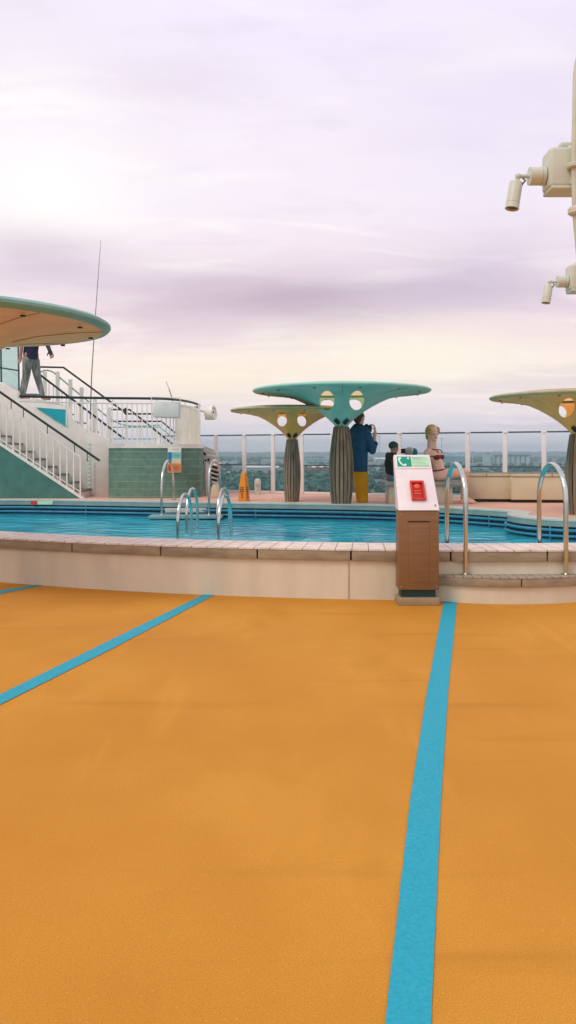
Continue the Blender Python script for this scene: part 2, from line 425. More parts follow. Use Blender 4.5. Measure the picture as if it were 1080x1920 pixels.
# ------------------------------------------------------------------ the pool
pool = thing('swimming_pool', (2, 7.6, 0), 'raised swimming pool with cream outer wall, teak-edged rim and navy tiled inside', 'swimming pool')
lo = arc(RO, -10, 11, 120); li = arc(RO-.2, -10, 11, 120)
b = MB(); b.strip([p for p in li], [p for p in lo], .0, .386); b.build('outer_wall', M['wallwhite'], pool)
for px in (655, -130):
    b = MB()                            # thin vertical panel joints
    p = G(px, 1117 if px > 0 else 1085); a = math.atan2(p.x-DC.x, DC.y-p.y)
    q = V((DC.x+(RO+.001)*math.sin(a), DC.y-(RO+.001)*math.cos(a), 0))
    b.box((q.x, q.y, .19), (.006, .012, .36))
    b.build('wall_joint', M['plinth'], pool)
# near coping: teak strips on top, stone edge pieces with open joints
cob = thing('x', (0, 0, 0), None, None); bpy.data.objects.remove(cob)
def arc_ang(R, a0, a1, n): return [V((DC.x+R*math.sin(a0+(a1-a0)*i/n), DC.y-R*math.cos(a0+(a1-a0)*i/n))) for i in range(n+1)]
def ang_at(px, Y): x = (px-CX)/F*Y; return math.asin((x-DC.x)/RO)
joints = [ang_at(-420, 9.9), ang_at(-200, 9.2), ang_at(-20, 8.7), ang_at(138, 8.3), ang_at(305, 8.05), ang_at(484, 7.85), ang_at(657, 7.72), ang_at(843, 7.6), ang_at(1023, 7.6), ang_at(1210, 7.75), ang_at(1400, 8)]
b = MB()
for a0, a1 in zip(joints[:-1], joints[1:]):
    g = .0006
    b.strip(arc_ang(RO-.06, a0+g, a1-g, 10), arc_ang(RO+.035, a0+g, a1-g, 10), .388, .486)
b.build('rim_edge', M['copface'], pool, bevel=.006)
# teak strips, own origin at the arc centre so its boards fan around it
b = MB(); b.strip(arc_ang(RO-.54, joints[0], joints[-1], 110), arc_ang(RO+.04, joints[0], joints[-1], 110), .4865, .503)
top = b.build('rim_planks', M['coping'], pool)
d = V((DC.x, DC.y, 0))-OFF[pool]; top.data.transform(Matrix.Translation(-d)); top.location = d
# basin walls
n = len(outline)
b = MB(); b.add([V((p.x, p.y, z)) for p in outline for z in (-.9, DZ-.004)], [(2*i, 2*i+1, (2*i+3) % (2*n), (2*i+2) % (2*n)) for i in range(n)])
b.build('basin_wall', M['basin'], pool)
def inset(path, d):
    out = []
    for i, p in enumerate(path):
        a = path[max(i-1, 0)]; c = path[min(i+1, len(path)-1)]; t = (c-a).normalized(); out.append(V((p.x-t.y*d, p.y+t.x*d)))
    return out
farpath = prom+[V((p.x, p.y)) for p in far_curve[1:]]
farpath = farpath[:-6]
rpath = [V((p.x, p.y)) for p in right_curve]
full = rpath[8:-1]+farpath
# far coping
edge_in = inset(full, .03); edge_out = inset(full, -.30)
b = MB(); b.strip(edge_in, edge_out, .475, .5); b.build('far_rim', M['farcop'], pool)
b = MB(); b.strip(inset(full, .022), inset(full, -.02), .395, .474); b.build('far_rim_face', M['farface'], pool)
for z, r in ((.345, .022), (.262, .02)):
    ip = inset(full, .05); b = MB(); b.tube([V((p.x, p.y, z)) for p in ip], r, 8); b.build('gutter_bar', M['bluebar'], pool)
b = MB(); ip = inset(full, .02); b.strip(ip, inset(full, -.01), .185, .215); b.build('waterline_ledge', M['bluebar'], pool)
for k in range(6, len(full)-6, 9):
    b = MB(); p = inset(full, .05)[k]; b.bar((p.x, p.y, .2), (p.x, p.y, .40), .02, .02)
    b.build('bar_bracket', M['bluebar'], pool)
# depth plaque on far coping (red square and pale strip) and joints
for px0, px1, m in ((58, 69, M['red']), (70, 99, M['mint'])):
    b = MB(); c0 = P(px0, 940, 15.72); c1 = P(px1, 940, 15.70); b.bar((c0.x, c0.y, .44), (c1.x, c1.y, .44), .02, .07); b.build('depth_plaque', m, pool)

# ------------------------------------------------------------------ bulging step
stC, stR = V((2.2, 9.17)), 1.8
st = thing('pool_step', (2.2, 7.4, 0), 'curved cream step with slatted teak tread bulging from the pool wall', 'step')
def sarc(R, a0, a1, n): return [V((stC.x+R*math.sin(a0+(a1-a0)*i/n), stC.y-R*math.cos(a0+(a1-a0)*i/n))) for i in range(n+1)]
am = math.radians(26)
b = MB(); b.strip(sarc(1.5, -am, am, 30), sarc(stR-.02, -am, am, 30), 0, .165); b.build('riser', M['wallwhite'], st)
b = MB()
jm = math.asin((2.235-stC.x)/stR)
for a0, a1 in ((-am, jm-.003), (jm+.003, am)): b.strip(sarc(stR-.08, a0, a1, 16), sarc(stR+.012, a0, a1, 16), .167, .247)
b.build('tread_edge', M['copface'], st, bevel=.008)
b = MB(); b.strip(sarc(1.54, -am, am, 30), sarc(stR+.014, -am, am, 30), .2475, .262)
M['tread_wood'] = stripes_mat('step_teak', 'X', .085, .09, (.36, .32, .24), (.08, .07, .05), .6, .12)
b.build('tread', M['tread_wood'], st)

# ------------------------------------------------------------------ grab rails
def arch(foot0, foot1, ztop, r=.024, lean=0.0):
    """inverted-U tube between two feet"""
    f0, f1 = V(foot0), V(foot1); h = V((f1.x-f0.x, f1.y-f0.y, 0)); w = h.length; hd = h.normalized()
    rad = w/2; zc = ztop-rad*1.0; pts = [f0]
    q0 = V((f0.x, f0.y, zc)); pts += [f0.lerp(q0, .5)]
    c = V(((f0.x+f1.x)/2, (f0.y+f1.y)/2, zc))
    for k in range(0, 17):
        a = math.pi-math.pi*k/16; pts.append(c+hd*(rad*math.cos(a))+V((0, 0, rad*math.sin(a))))
    pts += [V((f1.x, f1.y, zc)).lerp(f1, .5), f1]
    return pts
def grab(foot0, foot1, ztop, label, flange0=None, flange1=None, r=.024, group=None):
    t = thing('grab_rail', foot0, label, 'grab rail', group)
    b = MB(); b.tube(arch(foot0, foot1, ztop, r), r, 14); b.build('tube', M['chrome'], t, angle=60)
    for f, z in ((foot0, flange0), (foot1, flange1)):
        if z is None: continue
        b = MB(); b.lathe([(r*2.2, 0), (r*2.2, .008), (r*1.4, .018), (r*1.1, .02)], (f[0], f[1], z), 20); b.build('flange', M['chrome'], t)
    return t
# beside the step, straddling the pool rim
def two(fpx, ipx, ztop, label):
    Y0, Y1 = 7.53, 8.28
    x0 = (fpx-CX)/F*Y0; x1 = (ipx-CX)/F*Y1
    grab((x0, Y0, .262), (x1, Y1, -.2), ztop, label, .262, None, .0245)
two(873, 838, 1.34, 'tall stainless grab rail standing on the step next to the phone pillar')
two(1061, 1011, 1.34, 'tall stainless grab rail on the step, at the end away from the phone pillar')
def water_arch(p0, p1, ztop, label):
    grab(p0, p1, ztop, label, None, None, .0245, None)
def at(px, Y, z): return V(((px-CX)/F*Y, Y, z))
water_arch(at(333.5, 11.0, -.3), at(359, 11.75, -.3), .845, 'stainless arched rail in the pool water, nearer of the pair towards the stairs')
water_arch(at(350, 12.1, -.3), at(370, 12.9, -.3), .875, 'stainless arched rail in the pool water, farther of the pair towards the stairs')
water_arch(at(410, 11.0, -.3), at(433, 11.75, -.3), .82, 'stainless arched rail in the pool water, nearer of the pair towards the wet-floor cone')
water_arch(at(408, 12.1, -.3), at(430, 12.9, -.3), .875, 'stainless arched rail in the pool water, farther of the pair towards the wet-floor cone')
grab(at(303, 14.75, .27), at(325.5, 15.85, .5), 1.305, 'tall grab rail standing before the coloured notice on the green wall', .27, .5, .024)
grab(at(392, 14.75, .27), at(413, 15.5, .5), 1.31, 'tall grab rail standing before the striped cushions', .27, .5, .024)
# little landing they stand on, just above the water
pl = thing('pool_ladder_landing', at(350, 14.7, .2), 'low pale landing at the far pool edge under the two tall rails', 'landing')
b = MB(); b.span(at(278, 14.55, .21), at(420, 15.0, .268)); b.build('slab', M['farface'], pl, bevel=.01)
b = MB(); b.span(at(309, 14.93, .30), at(388, 14.99, .385)); b.build('riser', M['farcop'], pl, bevel=.01)

# ------------------------------------------------------------------ emergency phone pillar
KX0, KX1, KY = 1.058, 1.440, 7.34
kc = V(((KX0+KX1)/2, KY, 0)); kw = KX1-KX0
k = thing('emergency_phone_pillar', (kc.x, KY+.1, 0), 'brown emergency phone pillar with slanted white top and red call box', 'phone pillar')
b = MB(); b.box((kc.x-.005, KY+.095, .036), (kw+.012, .235, .072)); b.build('plinth', M['plinth'], k, bevel=.004)
b = MB(); b.box((kc.x, KY+.12, .11), (kw-.05, .16, .072)); b.build('toe_recess', M['toe'], k)
b = MB(); b.span((KX0, KY, .148), (KX1, KY+.215, .90)); b.build('cabinet', M['kioskwood'], k, bevel=.004)
b = MB()
dx0, dx1, dz0, dz1 = KX0+.085, KX1-.085, .215, .80
b.box(((dx0+dx1)/2, KY-.001, dz1), (dx1-dx0, .006, .010)); b.build('door_gap', M['groove'], k)
b = MB(); b.box(((dx0+dx1)/2, KY-.002, (dz0+dz1)/2-.005), (dx1-dx0-.012, .006, dz1-dz0-.02)); b.build('door', M['kioskwood'], k, bevel=.002)
for sx_ in (KX0+.02, KX1-.02):
    for sz_ in (.18, .87):
        b = MB(); b.lathe([(.005, 0), (.005, .002), (.002, .003)], (sx_, KY-.0005, sz_), 10, axis=(0, -1, 0)); b.build('screw', M['chrome'], k)
# wedge head
yt, zt, zb = KY+.42, 1.436, .906
kx0t, kx1t = KX0+.008, KX1-.012
b = MB()
b.add([V((KX0-.004, KY-.008, zb)), V((KX1+.004, KY-.008, zb)), V((kx1t, yt, zt)), V((kx0t, yt, zt)),
       V((KX0-.004, KY+.215, zb)), V((KX1+.004, KY+.215, zb)), V((kx1t, yt+.05, zt-.03)), V((kx0t, yt+.05, zt-.03))],
      [(0, 1, 2, 3), (4, 7, 6, 5), (0, 4, 5, 1), (3, 2, 6, 7), (0, 3, 7, 4), (1, 5, 6, 2)])
b.build('slanted_top', M['panelwhite'], k, bevel=.004)
O = V((KX0-.004, KY-.008, zb)); U = V((1, 0, 0)); W = (V((kx0t, yt, zt))-V((KX0, KY-.008, zb))); LW = W.length; Wn = W.normalized(); Nn = Wn.cross(U).normalized()
Nn = -Nn if Nn.y > 0 else Nn
def KP(u, w, h=0):  # u 0..1 across, w 0..1 up the slope, h proud of it
    width = kw+.008+(kx1t-kx0t-kw-.008)*w; x0 = KX0-.004+(kx0t-KX0+.004)*w
    return V((x0+u*width, 0, 0))+V((0, O.y, O.z))+V((0, W.y*w, W.z*w))+Nn*h
def kquad(name, u0, w0, u1, w1, h0, h1, m, bev=0.0, parent=None):
    b = MB(); poly = [KP(u0, w0, h0), KP(u1, w0, h0), KP(u1, w1, h0), KP(u0, w1, h0)]
    b.prism(poly, Nn*(h1-h0)); return b.build(name, m, parent or k, bevel=bev)
kquad('sign_frame', .02, .735, .965, .985, .001, .006, M['panelwhite'], .001)
sg = kquad('phone_sign', .075, .77, .455, .955, .0065, .009, M['green'])
nt_ = kquad('notice', .465, .77, .945, .955, .0065, .009, M['mint'])
# handset pictogram: curved grip with two ear pieces, and a small cross
pts = []
for i in range(11):
    a = math.radians(100+i*(95/10)+0); pts.append((a))
b = MB()
path = cat_rom([V((.13, .925, 0)), V((.135, .875, 0)), V((.175, .825, 0)), V((.235, .795, 0)), V((.28, .795, 0))], 6)
hw = [.030]*4+[.022]*(len(path)-8)+[.030]*4
L_, R_ = [], []
for i, p in enumerate(path):
    t = (path[min(i+1, len(path)-1)]-path[max(0, i-1)]).normalized(); w_ = hw[i]
    L_.append(KP(p.x-t.y*w_, p.y+t.x*w_*.62, .010)); R_.append(KP(p.x+t.y*w_, p.y-t.x*w_*.62, .010))
nn = len(path); b.add(L_+R_, [(i, i+1, nn+i+1, nn+i) for i in range(nn-1)])
for (cu, cw, ru, rw) in ((.155, .925, .042, .018), (.285, .800, .036, .022)):
    b.add([KP(cu+ru*math.cos(t*math.pi/6), cw+rw*math.sin(t*math.pi/6), .0104) for t in range(12)], [tuple(range(12))])
b.add([KP(u, w, .010) for u, w in ((.345, .915), (.42, .915), (.42, .930), (.345, .930))], [(0, 1, 2, 3)])
b.add([KP(u, w, .0104) for u, w in ((.370, .902), (.395, .902), (.395, .944), (.370, .944))], [(0, 1, 2, 3)])
b.build('handset_symbol', M['signwhite'], sg, smooth=False)
b = MB()
for w_, l in ((.935, .36), (.918, .24), (.900, .40), (.868, .28), (.845, .34), (.815, .38), (.785, .43)):
    b.add([KP(u, w2, .0098) for u, w2 in ((.49, w_), (.49+l, w_), (.49+l, w_+.006), (.49, w_+.006))], [(0, 1, 2, 3)])
b.build('text_line', M['mintline'], nt_, smooth=False)
# red call box: raised bezel round a recessed face, push button and two bars
cb = kquad('call_box', .345, .17, .70, .485, .001, .012, M['reddark'], .001)
for (u0, w0, u1, w1) in ((.34, .16, .39, .49), (.655, .16, .705, .49), (.391, .455, .654, .49), (.391, .16, .654, .182)):
    kquad('bezel', u0, w0, u1, w1, .0125, .034, M['red'], .003, cb)
b = MB(); c = KP(.515, .395, .013); b.lathe([(.030, 0), (.030, .010), (.024, .016), (.010, .018)], c, 20, axis=tuple(Nn)); b.build('button', M['redlight'], cb)
for w_ in (.315, .265): kquad('bar', .44, w_, .60, w_+.022, .0125, .017, M['redlight'], .001, cb)
kquad('small_mark', .90, .07, .935, .10, .001, .004, M['plinth'])

# ------------------------------------------------------------------ sunshades
PROF = [(.115, 1.46), (.16, 1.52), (.215, 1.57), (.26, 1.61), (.305, 1.65), (.385, 1.71), (.476, 1.77), (.60, 1.845), (.75, 1.925), (.93, 2.005), (1.15, 2.055), (1.42, 2.09), (1.60, 2.105)]
def sunshade(loc, label, m_can, rot=0.0, s=1.0, s_z=1.0, sy=1.0, halfw=1.0, slim=0.0, rim='rimochre'):
    t = thing('sunshade', loc, label, 'sunshade')
    L0 = V(loc)
    # barrel column of bowed slats round a dark core
    b = MB(); prof = [(.135, 0), (.165, .25), (.185, .6), (.18, .9), (.155, 1.2), (.12, 1.455)]
    b.lathe(prof, L0, 20); b.build('column_core', M['core'], t)
    b = MB(); ns = 18
    zs = [i*1.465/12 for i in range(13)]
    def rad(z):
        u = z/1.465; return .150+.073*math.sin(math.pi*min(1, max(0, .14+u*.80)))**1.1 - .022*max(0, u-.55)/.45 - .0*u
    for kk in range(ns):
        a = 2*math.pi*(kk+.5)/ns; er = V((math.cos(a), math.sin(a), 0)); et = V((-math.sin(a), math.cos(a), 0)); vs = []
        jit = rnd.uniform(-.003, .003)
        for z in zs:
            r = rad(z)+jit; w = 2*math.pi*r/ns*.40
            for x, y in ((-1, -1), (1, -1), (1, 1), (-1, 1)): vs.append(L0+V((0, 0, z))+er*(r+y*.010)+et*(x*w))
        fs = [(i*4+j, i*4+(j+1) % 4, (i+1)*4+(j+1) % 4, (i+1)*4+j) for i in range(len(zs)-1) for j in range(4)]+[(3, 2, 1, 0), (len(zs)*4-4, len(zs)*4-3, len(zs)*4-2, len(zs)*4-1)]
        b.cur = rnd.choice([0, 0, 1, 1, 2]); b.add(vs, fs)
    b.build('column', [M['slat'], M['slatgrey'], M['slatdark']], t)
    # trumpet shell with eye-shaped openings right through it
    b = MB(); th = .022; n_ = 72
    op = [(r*(1-slim*math.sin(math.pi*i/12)), z) for i, (r, z) in enumerate(PROF)]; ip = [(max(.02, r-.02 if r < .5 else r), z+th) for r, z in reversed(op)]
    prof = op+ip
    vs = []
    for r, z in prof:
        for q in range(n_):
            a = 2*math.pi*q/n_; rr = r*(1+.03*math.cos(4*(a+math.pi/4))*min(1, max(0, (1.2-r))))   # slightly four-cornered neck
            vs.append(L0+V((rr*math.cos(a), rr*math.sin(a), z)))
    m_ = len(prof)
    b.add(vs, [(i*n_+q, i*n_+(q+1) % n_, ((i+1) % m_)*n_+(q+1) % n_, ((i+1) % m_)*n_+q) for i in range(m_) for q in range(n_)])
    b.mi = [1 if f // n_ >= len(op)-1 else 0 for f in range(len(b.f))]
    cut = MB()
    for sx in (-1, 1):
        c0 = L0+V((sx*.27, -2, 1.915)); poly = [c0+V((.135*math.cos(a), 0, .155*math.sin(a)*(1 if math.sin(a) < 0 else .95))) for a in [2*math.pi*i/28 for i in range(28)]]
        cut.prism(poly, (0, 4, 0))
    co = cut.build('cutter', M['black'], smooth=False)
    def mods(o):
        m = o.modifiers.new('b', 'BOOLEAN'); m.operation = 'DIFFERENCE'; m.object = co; m.solver = 'EXACT'; yield m
    baked(b, mods, 'canopy', [m_can, M['ochre_in2']], t, angle=40)
    bpy.data.objects.remove(co)
    b = MB(); b.lathe([(1.595, 2.106), (1.66, 2.114), (1.685, 2.135), (1.685, 2.155), (1.64, 2.178), (1.3, 2.215), (.7, 2.245), (.02, 2.26)], L0, 72, closed=False)
    b.mi = [0 if (f//72) < 4 else 1 for f in range(len(b.f))]
    b.build('roof_disc', [M[rim] if m_can is M['ochre'] else M['teal'], M['ochre_in']], t)
    for q in range(8):          # radial panel joints under the shell
        a = 2*math.pi*q/8; b = MB()
        pts_ = [L0+V((rr*math.cos(a), rr*math.sin(a), z-.001)) for rr, z in op[9:]]; b.tube(pts_, .004, 5); b.build('panel_joint', M['plinth'], t)
    for q in range(12):
        b = MB(); a = 2*math.pi*q/12+.2; b.lathe([(.024, -.010), (.024, 0)], L0+V((1.50*math.cos(a), 1.50*math.sin(a), 2.086)), 10)
        b.build('rim_fixing', M['core'], t)
    for sx in (-1, 1):
        sp = L0+V((sx*.085, -.225, 1.555)); dr = V((sx*.62, -.42, .62)).normalized()
        b = MB(); b.lathe([(.030, -.06), (.038, -.05), (.040, .055), (.038, .06), (.032, .055), (.0, .053)], sp, 14, axis=tuple(dr), closed=False); sl = b.build('spotlight', M['core'], t)
        b = MB(); b.lathe([(.0, .0), (.032, .001)], sp+dr*.056, 12, axis=tuple(dr), closed=False); b.build('lens', M['lens'], sl)
        b = MB(); b.bar(sp, sp+V((-sx*.01, .08, -.03)), .014, .014); b.build('bracket', M['core'], sl)
    t.rotation_euler = (0, 0, rot); t.scale = (s*halfw, s*halfw*sy, s_z)
    return t
sunshade(at(640, 14.62, DZ), 'teal trumpet-shaped sunshade on a slatted barrel column, next to the man with the camera', M['teal'], math.radians(-3.2))
ctr = sunshade(at(547.5, 15.35, DZ), 'small ochre trumpet-shaped sunshade on a slatted column between teal sunshade and orange cone', M['ochre'], math.radians(.3), .73, .845)
sunshade(at(1083, 12.1, DZ), 'ochre trumpet-shaped sunshade cut by the picture edge, beyond the grab rails', M['ochre'], math.radians(-14), .80, .86)
big = sunshade(V((-3.58, 7.75, 0)), 'large ochre sunshade disc with teal rim hanging over the stairs', M['ochre'], math.radians(10), 1.04, 1.292, sy=.87, slim=.30, rim='tealrim')
b = MB(); c = V((0, 0, 2.2)); q = V((.62, -1.22, 2.198)); b.lathe([(.16, 0), (.15, .03), (.08, .06), (.02, .065)], q+V(big.location), 20); o = b.build('roof_vent', M['greywhite'], big)
o.data.transform(Matrix.Translation((0, 0, 0)))

# ------------------------------------------------------------------ glass railing along the ship's side
rl = thing('glass_railing', (0, rail_y(0), DZ), 'glass wind screen with white posts and thin dark rails along the far deck edge', 'railing')
def rpx(px):  # rail point under a photo column
    kx = (px-CX)/F; Y = (19.2-.465*1.8)/(1+.465*kx); return V((kx*Y, Y, 0))
postpx = [298, 352, 405, 458, 512, 566, 624, 686, 749, 812, 877, 947, 1020, 1097, 1178]
RT = 1.895
pp = [rpx(p) for p in postpx]
dr = (pp[-1]-pp[0]).normalized(); nr = V((dr.y, -dr.x, 0))  # towards pool
if nr.y > 0: nr = -nr
for p in pp:
    b = MB(); b.box((p.x, p.y, (DZ+RT-.035)/2), (.095, .06, RT-.035-DZ), Matrix.Rotation(math.atan2(dr.y, dr.x), 3, 'Z')); po = b.build('post', M['post'], rl, bevel=.008)
    b = MB(); b.box((p.x, p.y, RT-.004), (.075, .075, .055), Matrix.Rotation(math.atan2(dr.y, dr.x), 3, 'Z')); b.build('post_cap', M['white'], po, bevel=.012)
for a, c in zip(pp[:-1], pp[1:]):
    a2 = a+dr*.06; c2 = c-dr*.06
    b = MB(); b.bar(V((a2.x, a2.y, RT)), V((c2.x, c2.y, RT)), .05, .032); b.build('top_rail', M['toprail'], rl, bevel=.006)
    b = MB(); b.bar(V((a2.x, a2.y, 1.165))-nr*.012, V((c2.x, c2.y, 1.165))-nr*.012, .03, .028); b.build('mid_rail', M['toprail'], rl)
    b = MB(); b.bar(V((a2.x, a2.y, DZ+.03)), V((c2.x, c2.y, DZ+.03)), .06, .05); b.build('bottom_rail', M['post'], rl)
    b = MB(); q = [V((a2.x, a2.y, DZ+.06)), V((c2.x, c2.y, DZ+.06)), V((c2.x, c2.y, RT-.02)), V((a2.x, a2.y, RT-.02))]
    b.add(q, [(0, 1, 2, 3)]); b.build('glass_pane', M['glass'], rl, smooth=False)

# ------------------------------------------------------------------ lockers and bench
def locker(px0, px1, label):
    Y0 = 15.2 if px0 < 950 else 14.95
    a, c = at(px0, Y0, 0), at(px1, Y0-.1, 0); d = (c-a).normalized(); nb = V((-d.y, d.x, 0)); dep = .42
    t = thing('deck_locker', ((a+c)/2)+V((0, 0, DZ)), label, 'locker', 'cream deck lockers along the glass railing')
    b = MB(); b.prism([a+V((0, 0, DZ+.06)), c+V((0, 0, DZ+.06)), c+nb*dep+V((0, 0, DZ+.06)), a+nb*dep+V((0, 0, DZ+.06))], (0, 0, .445)); b.build('body', M['lockerpanel'], t, bevel=.006)
    e = nb*-.02
    b = MB(); b.prism([a+e+V((0, 0, 1.0)), c+e+V((0, 0, 1.0)), c+nb*dep+V((0, 0, 1.0)), a+nb*dep+V((0, 0, 1.0))], (0, 0, .055)); b.build('lid', M['lockerpanel'], t, bevel=.006)
    b = MB(); m_ = nb*.05; b.prism([a+m_+V((0, 0, DZ)), c+m_+V((0, 0, DZ)), c+nb*(dep-.05)+V((0, 0, DZ)), a+nb*(dep-.05)+V((0, 0, DZ))], (0, 0, .06)); b.build('base', M['black'], t)
    b = MB(); b.prism([a+e*.5+V((0, 0, 1.057)), c+e*.5+V((0, 0, 1.057)), c+nb*dep+V((0, 0, 1.057)), a+nb*dep+V((0, 0, 1.057))], (0, 0, .012)); b.build('top_board', M['tread'], t, bevel=.003)
    mid = (a+c)/2
    b = MB(); b.box((mid.x, mid.y, 1.03)+nb*0 if False else (mid.x-.0, mid.y-.024, 1.028), (.008, .01, .052)); b.build('lid_joint', M['core'], t)
locker(868, 956.5, 'cream deck locker along the railing, end next to the woman on the bench')
locker(959.5, 1110, 'cream deck locker along the railing, end behind the ochre sunshade column')

bn = thing('bench', at(788, 14.9, DZ), 'cream block bench with grey top behind the phone pillar', 'bench')
b = MB(); b.span(at(721, 14.55, .835), at(860, 15.2, .915)); b.build('seat', M['benchtop'], bn, bevel=.012)
for x0, x1 in ((729, 760), (800, 838)):
    b = MB(); b.span(at(x0, 14.62, DZ), at(x1, 15.14, .833)); b.build('leg', M['benchbody'], bn, bevel=.01)
b = MB(); b.span(at(762, 14.70, DZ+.02), at(798, 15.05, .831)); b.build('back_panel', M['benchtop'], bn, bevel=.01)

# ------------------------------------------------------------------ cone, vent post
cn = thing('wet_floor_cone', at(457.5, 15.55, DZ+.004), 'tall orange four-sided wet-floor cone with black symbols on the far deck', 'wet-floor cone')
c0 = at(457.5, 15.62, DZ); s_ = 15.62/F
b = MB()
lev = [(10.3, 0.0), (10.0, .03), (8.2, .30), (5.2, .545), (4.6, .57), (4.0, .575)]
vs = []
rz = Matrix.Rotation(math.radians(-24), 3, 'Z')
for w, z in lev:
    for x, y in ((-1, -1), (1, -1), (1, 1), (-1, 1)): vs.append(c0+V((0, 0, z))+rz @ V((x*w*s_*.80, y*w*s_*.80, 0)))
b.add(vs, [(i*4+j, i*4+(j+1) % 4, (i+1)*4+(j+1) % 4, (i+1)*4+j) for i in range(len(lev)-1) for j in range(4)]+[(3, 2, 1, 0), tuple(len(vs)-4+j for j in range(4))])
b.build('body', M['orange'], cn, bevel=.006)
def coneface(f, u, z):   # f 0 front 1 right face
    for (w0, z0), (w1, z1) in zip(lev[:-1], lev[1:]):
        if z0 <= z <= z1 and z1-z0 > .1: w = w0+(w1-w0)*(z-z0)/(z1-z0); break
    h = w*s_*.80; p = V((u*h, -h-.003, z)) if f == 0 else V((h+.003, u*h, z))
    return c0+rz @ p
b = MB()
for f in (0, 1):
    for z0, z1, w in ((.255, .275, .55), (.215, .237, .66), (.175, .197, .72)):
        for u0 in (-w, -w*.1):
            b.add([coneface(f, u0, z0), coneface(f, u0+w*.75, z0), coneface(f, u0+w*.75, z1), coneface(f, u0, z1)], [(0, 1, 2, 3)])
    b.add([coneface(f, *q) for q in ((-.1, .06), (.25, .06), (.12, .10), (.2, .14), (-.2, .165), (-.3, .135), (-.02, .12))], [tuple(range(7))])
b.build('symbols', M['black'], cn, smooth=False)
vp = thing('vent_post', at(483, 18.0, DZ), 'small white round-topped vent post beside the orange cone', 'vent post')
c0 = at(483, 18.0, DZ); b = MB(); b.lathe([(.075, 0), (.075, .30), (.068, .335), (.045, .36), (.01, .37)], c0, 20); b.build('body', M['offwhite'], vp)
b = MB(); b.lathe([(.05, 0), (.055, .012), (.04, .03), (.005, .035)], c0+V((0, -.07, .25)), 18, axis=(0, -1, 0)); b.build('cap', M['cushw'], vp)

# ------------------------------------------------------------------ stairs and half-deck on the far side
SY = 16.42; sc_ = SY/F
def S(px, py, Y=SY): return P(px, py, Y)
stz = thing('staircase', S(60, 935), 'white staircase with green side panel rising from the pool deck to the upper landing', 'staircase')
slope = (935-836)/(150-0)
xl = -330
b = MB(); b.prism([S(152, 934), S(xl, 934), S(xl, 934-slope*(152-xl))], (0, .06, 0)); b.build('side_panel', M['greenstair'], stz)
b = MB(); b.bar(S(157, 936)+V((0, .03, 0)), S(xl, 936-slope*(157-xl))+V((0, .03, 0)), .085, .05); b.build('stringer', M['white'], stz)
nst = 13; x_bot = S(150, 0).x; rise = (2.70-DZ)/nst; run = rise/slope
for i in range(nst):
    b = MB(); b.box((x_bot-(i+.5)*run, SY+.50, DZ+(i+1)*rise-.02), (run+.03, .86, .04)); b.build('tread', M['tread'], stz)
pts_ = [V((x_bot, SY+.09, DZ))]
for i in range(nst): pts_ += [V((x_bot-i*run, SY+.09, DZ+(i+1)*rise-.042)), V((x_bot-(i+1)*run, SY+.09, DZ+(i+1)*rise-.042))]
pts_ += [V((x_bot-nst*run, SY+.09, DZ))]
b = MB(); b.prism(pts_, (0, .82, 0)); b.build('steps', M['white'], stz, smooth=False)
b = MB(); b.bar(S(150, 923)+V((0, .05, 0)), S(xl, 923-slope*(150-xl))+V((0, .05, 0)), .015, .02); b.build('skirting_rail', M['white'], stz)
# balusters + handrail in front
def hr(px): return 735+(862-735)*(px/185)
b = MB(); b.tube([S(186, hr(186)+1)+V((0, .03, 0)), S(xl, hr(xl))+V((0, .03, 0))], .026, 10); fr = b.build('handrail', M['darkrail'], stz)
for px in [150-12.6*i for i in range(0, 34)]:
    yb = 936-slope*(157-px); yt_ = hr(px)+19
    b = MB(); b.bar(S(px, yb)+V((0, .03, 0)), S(px, yt_)+V((0, .03, 0)), .026, .026); b.build('baluster', M['white'], stz)
b = MB(); b.bar(S(150, hr(150)+19)+V((0, .03, 0)), S(xl, hr(xl)+19)+V((0, .03, 0)), .03, .026); b.build('under_rail', M['white'], stz)
for px in (163, 139, 88, 43, 20, -40, -110):
    b = MB(); b.tube([S(px, hr(px)+18)+V((0, .03, 0)), S(px, hr(px)+2)+V((0, .03, 0))], .010, 6); b.build('rail_bracket', M['darkrail'], stz)
# white wall behind the stair
WY = 17.35
ww = thing('stair_wall', P(120, 930, WY), 'white wall behind the staircase with an aqua corner panel', 'wall')
b = MB(); b.prism([P(q[0], q[1], WY) for q in ((205, 932), (205, 826), (165, 806), (137, 790), (128, 762), (52, 752), (-40, 748), (-300, 700), (-300, 932))], (0, .08, 0)); b.build('panel', M['white'], ww, bevel=.004)
b = MB(); b.prism([P(q[0], q[1], WY-.004) for q in ((68, 764), (124, 768), (126, 800), (106, 789))], (0, -.02, 0)); b.build('corner_panel', M['aqua'], ww)
b = MB()
for zz in range(14): 
    z0 = P(167, 928-zz*7.4, WY-.012); b.box(z0, (.05, .012, .045))
b.build('light_strip', M['signwhite'], ww)
b = MB(); b.bar(P(176, 866, WY-.02), P(176, 930, WY-.02), .012, .012); b.build('cable', M['greywhite'], ww)

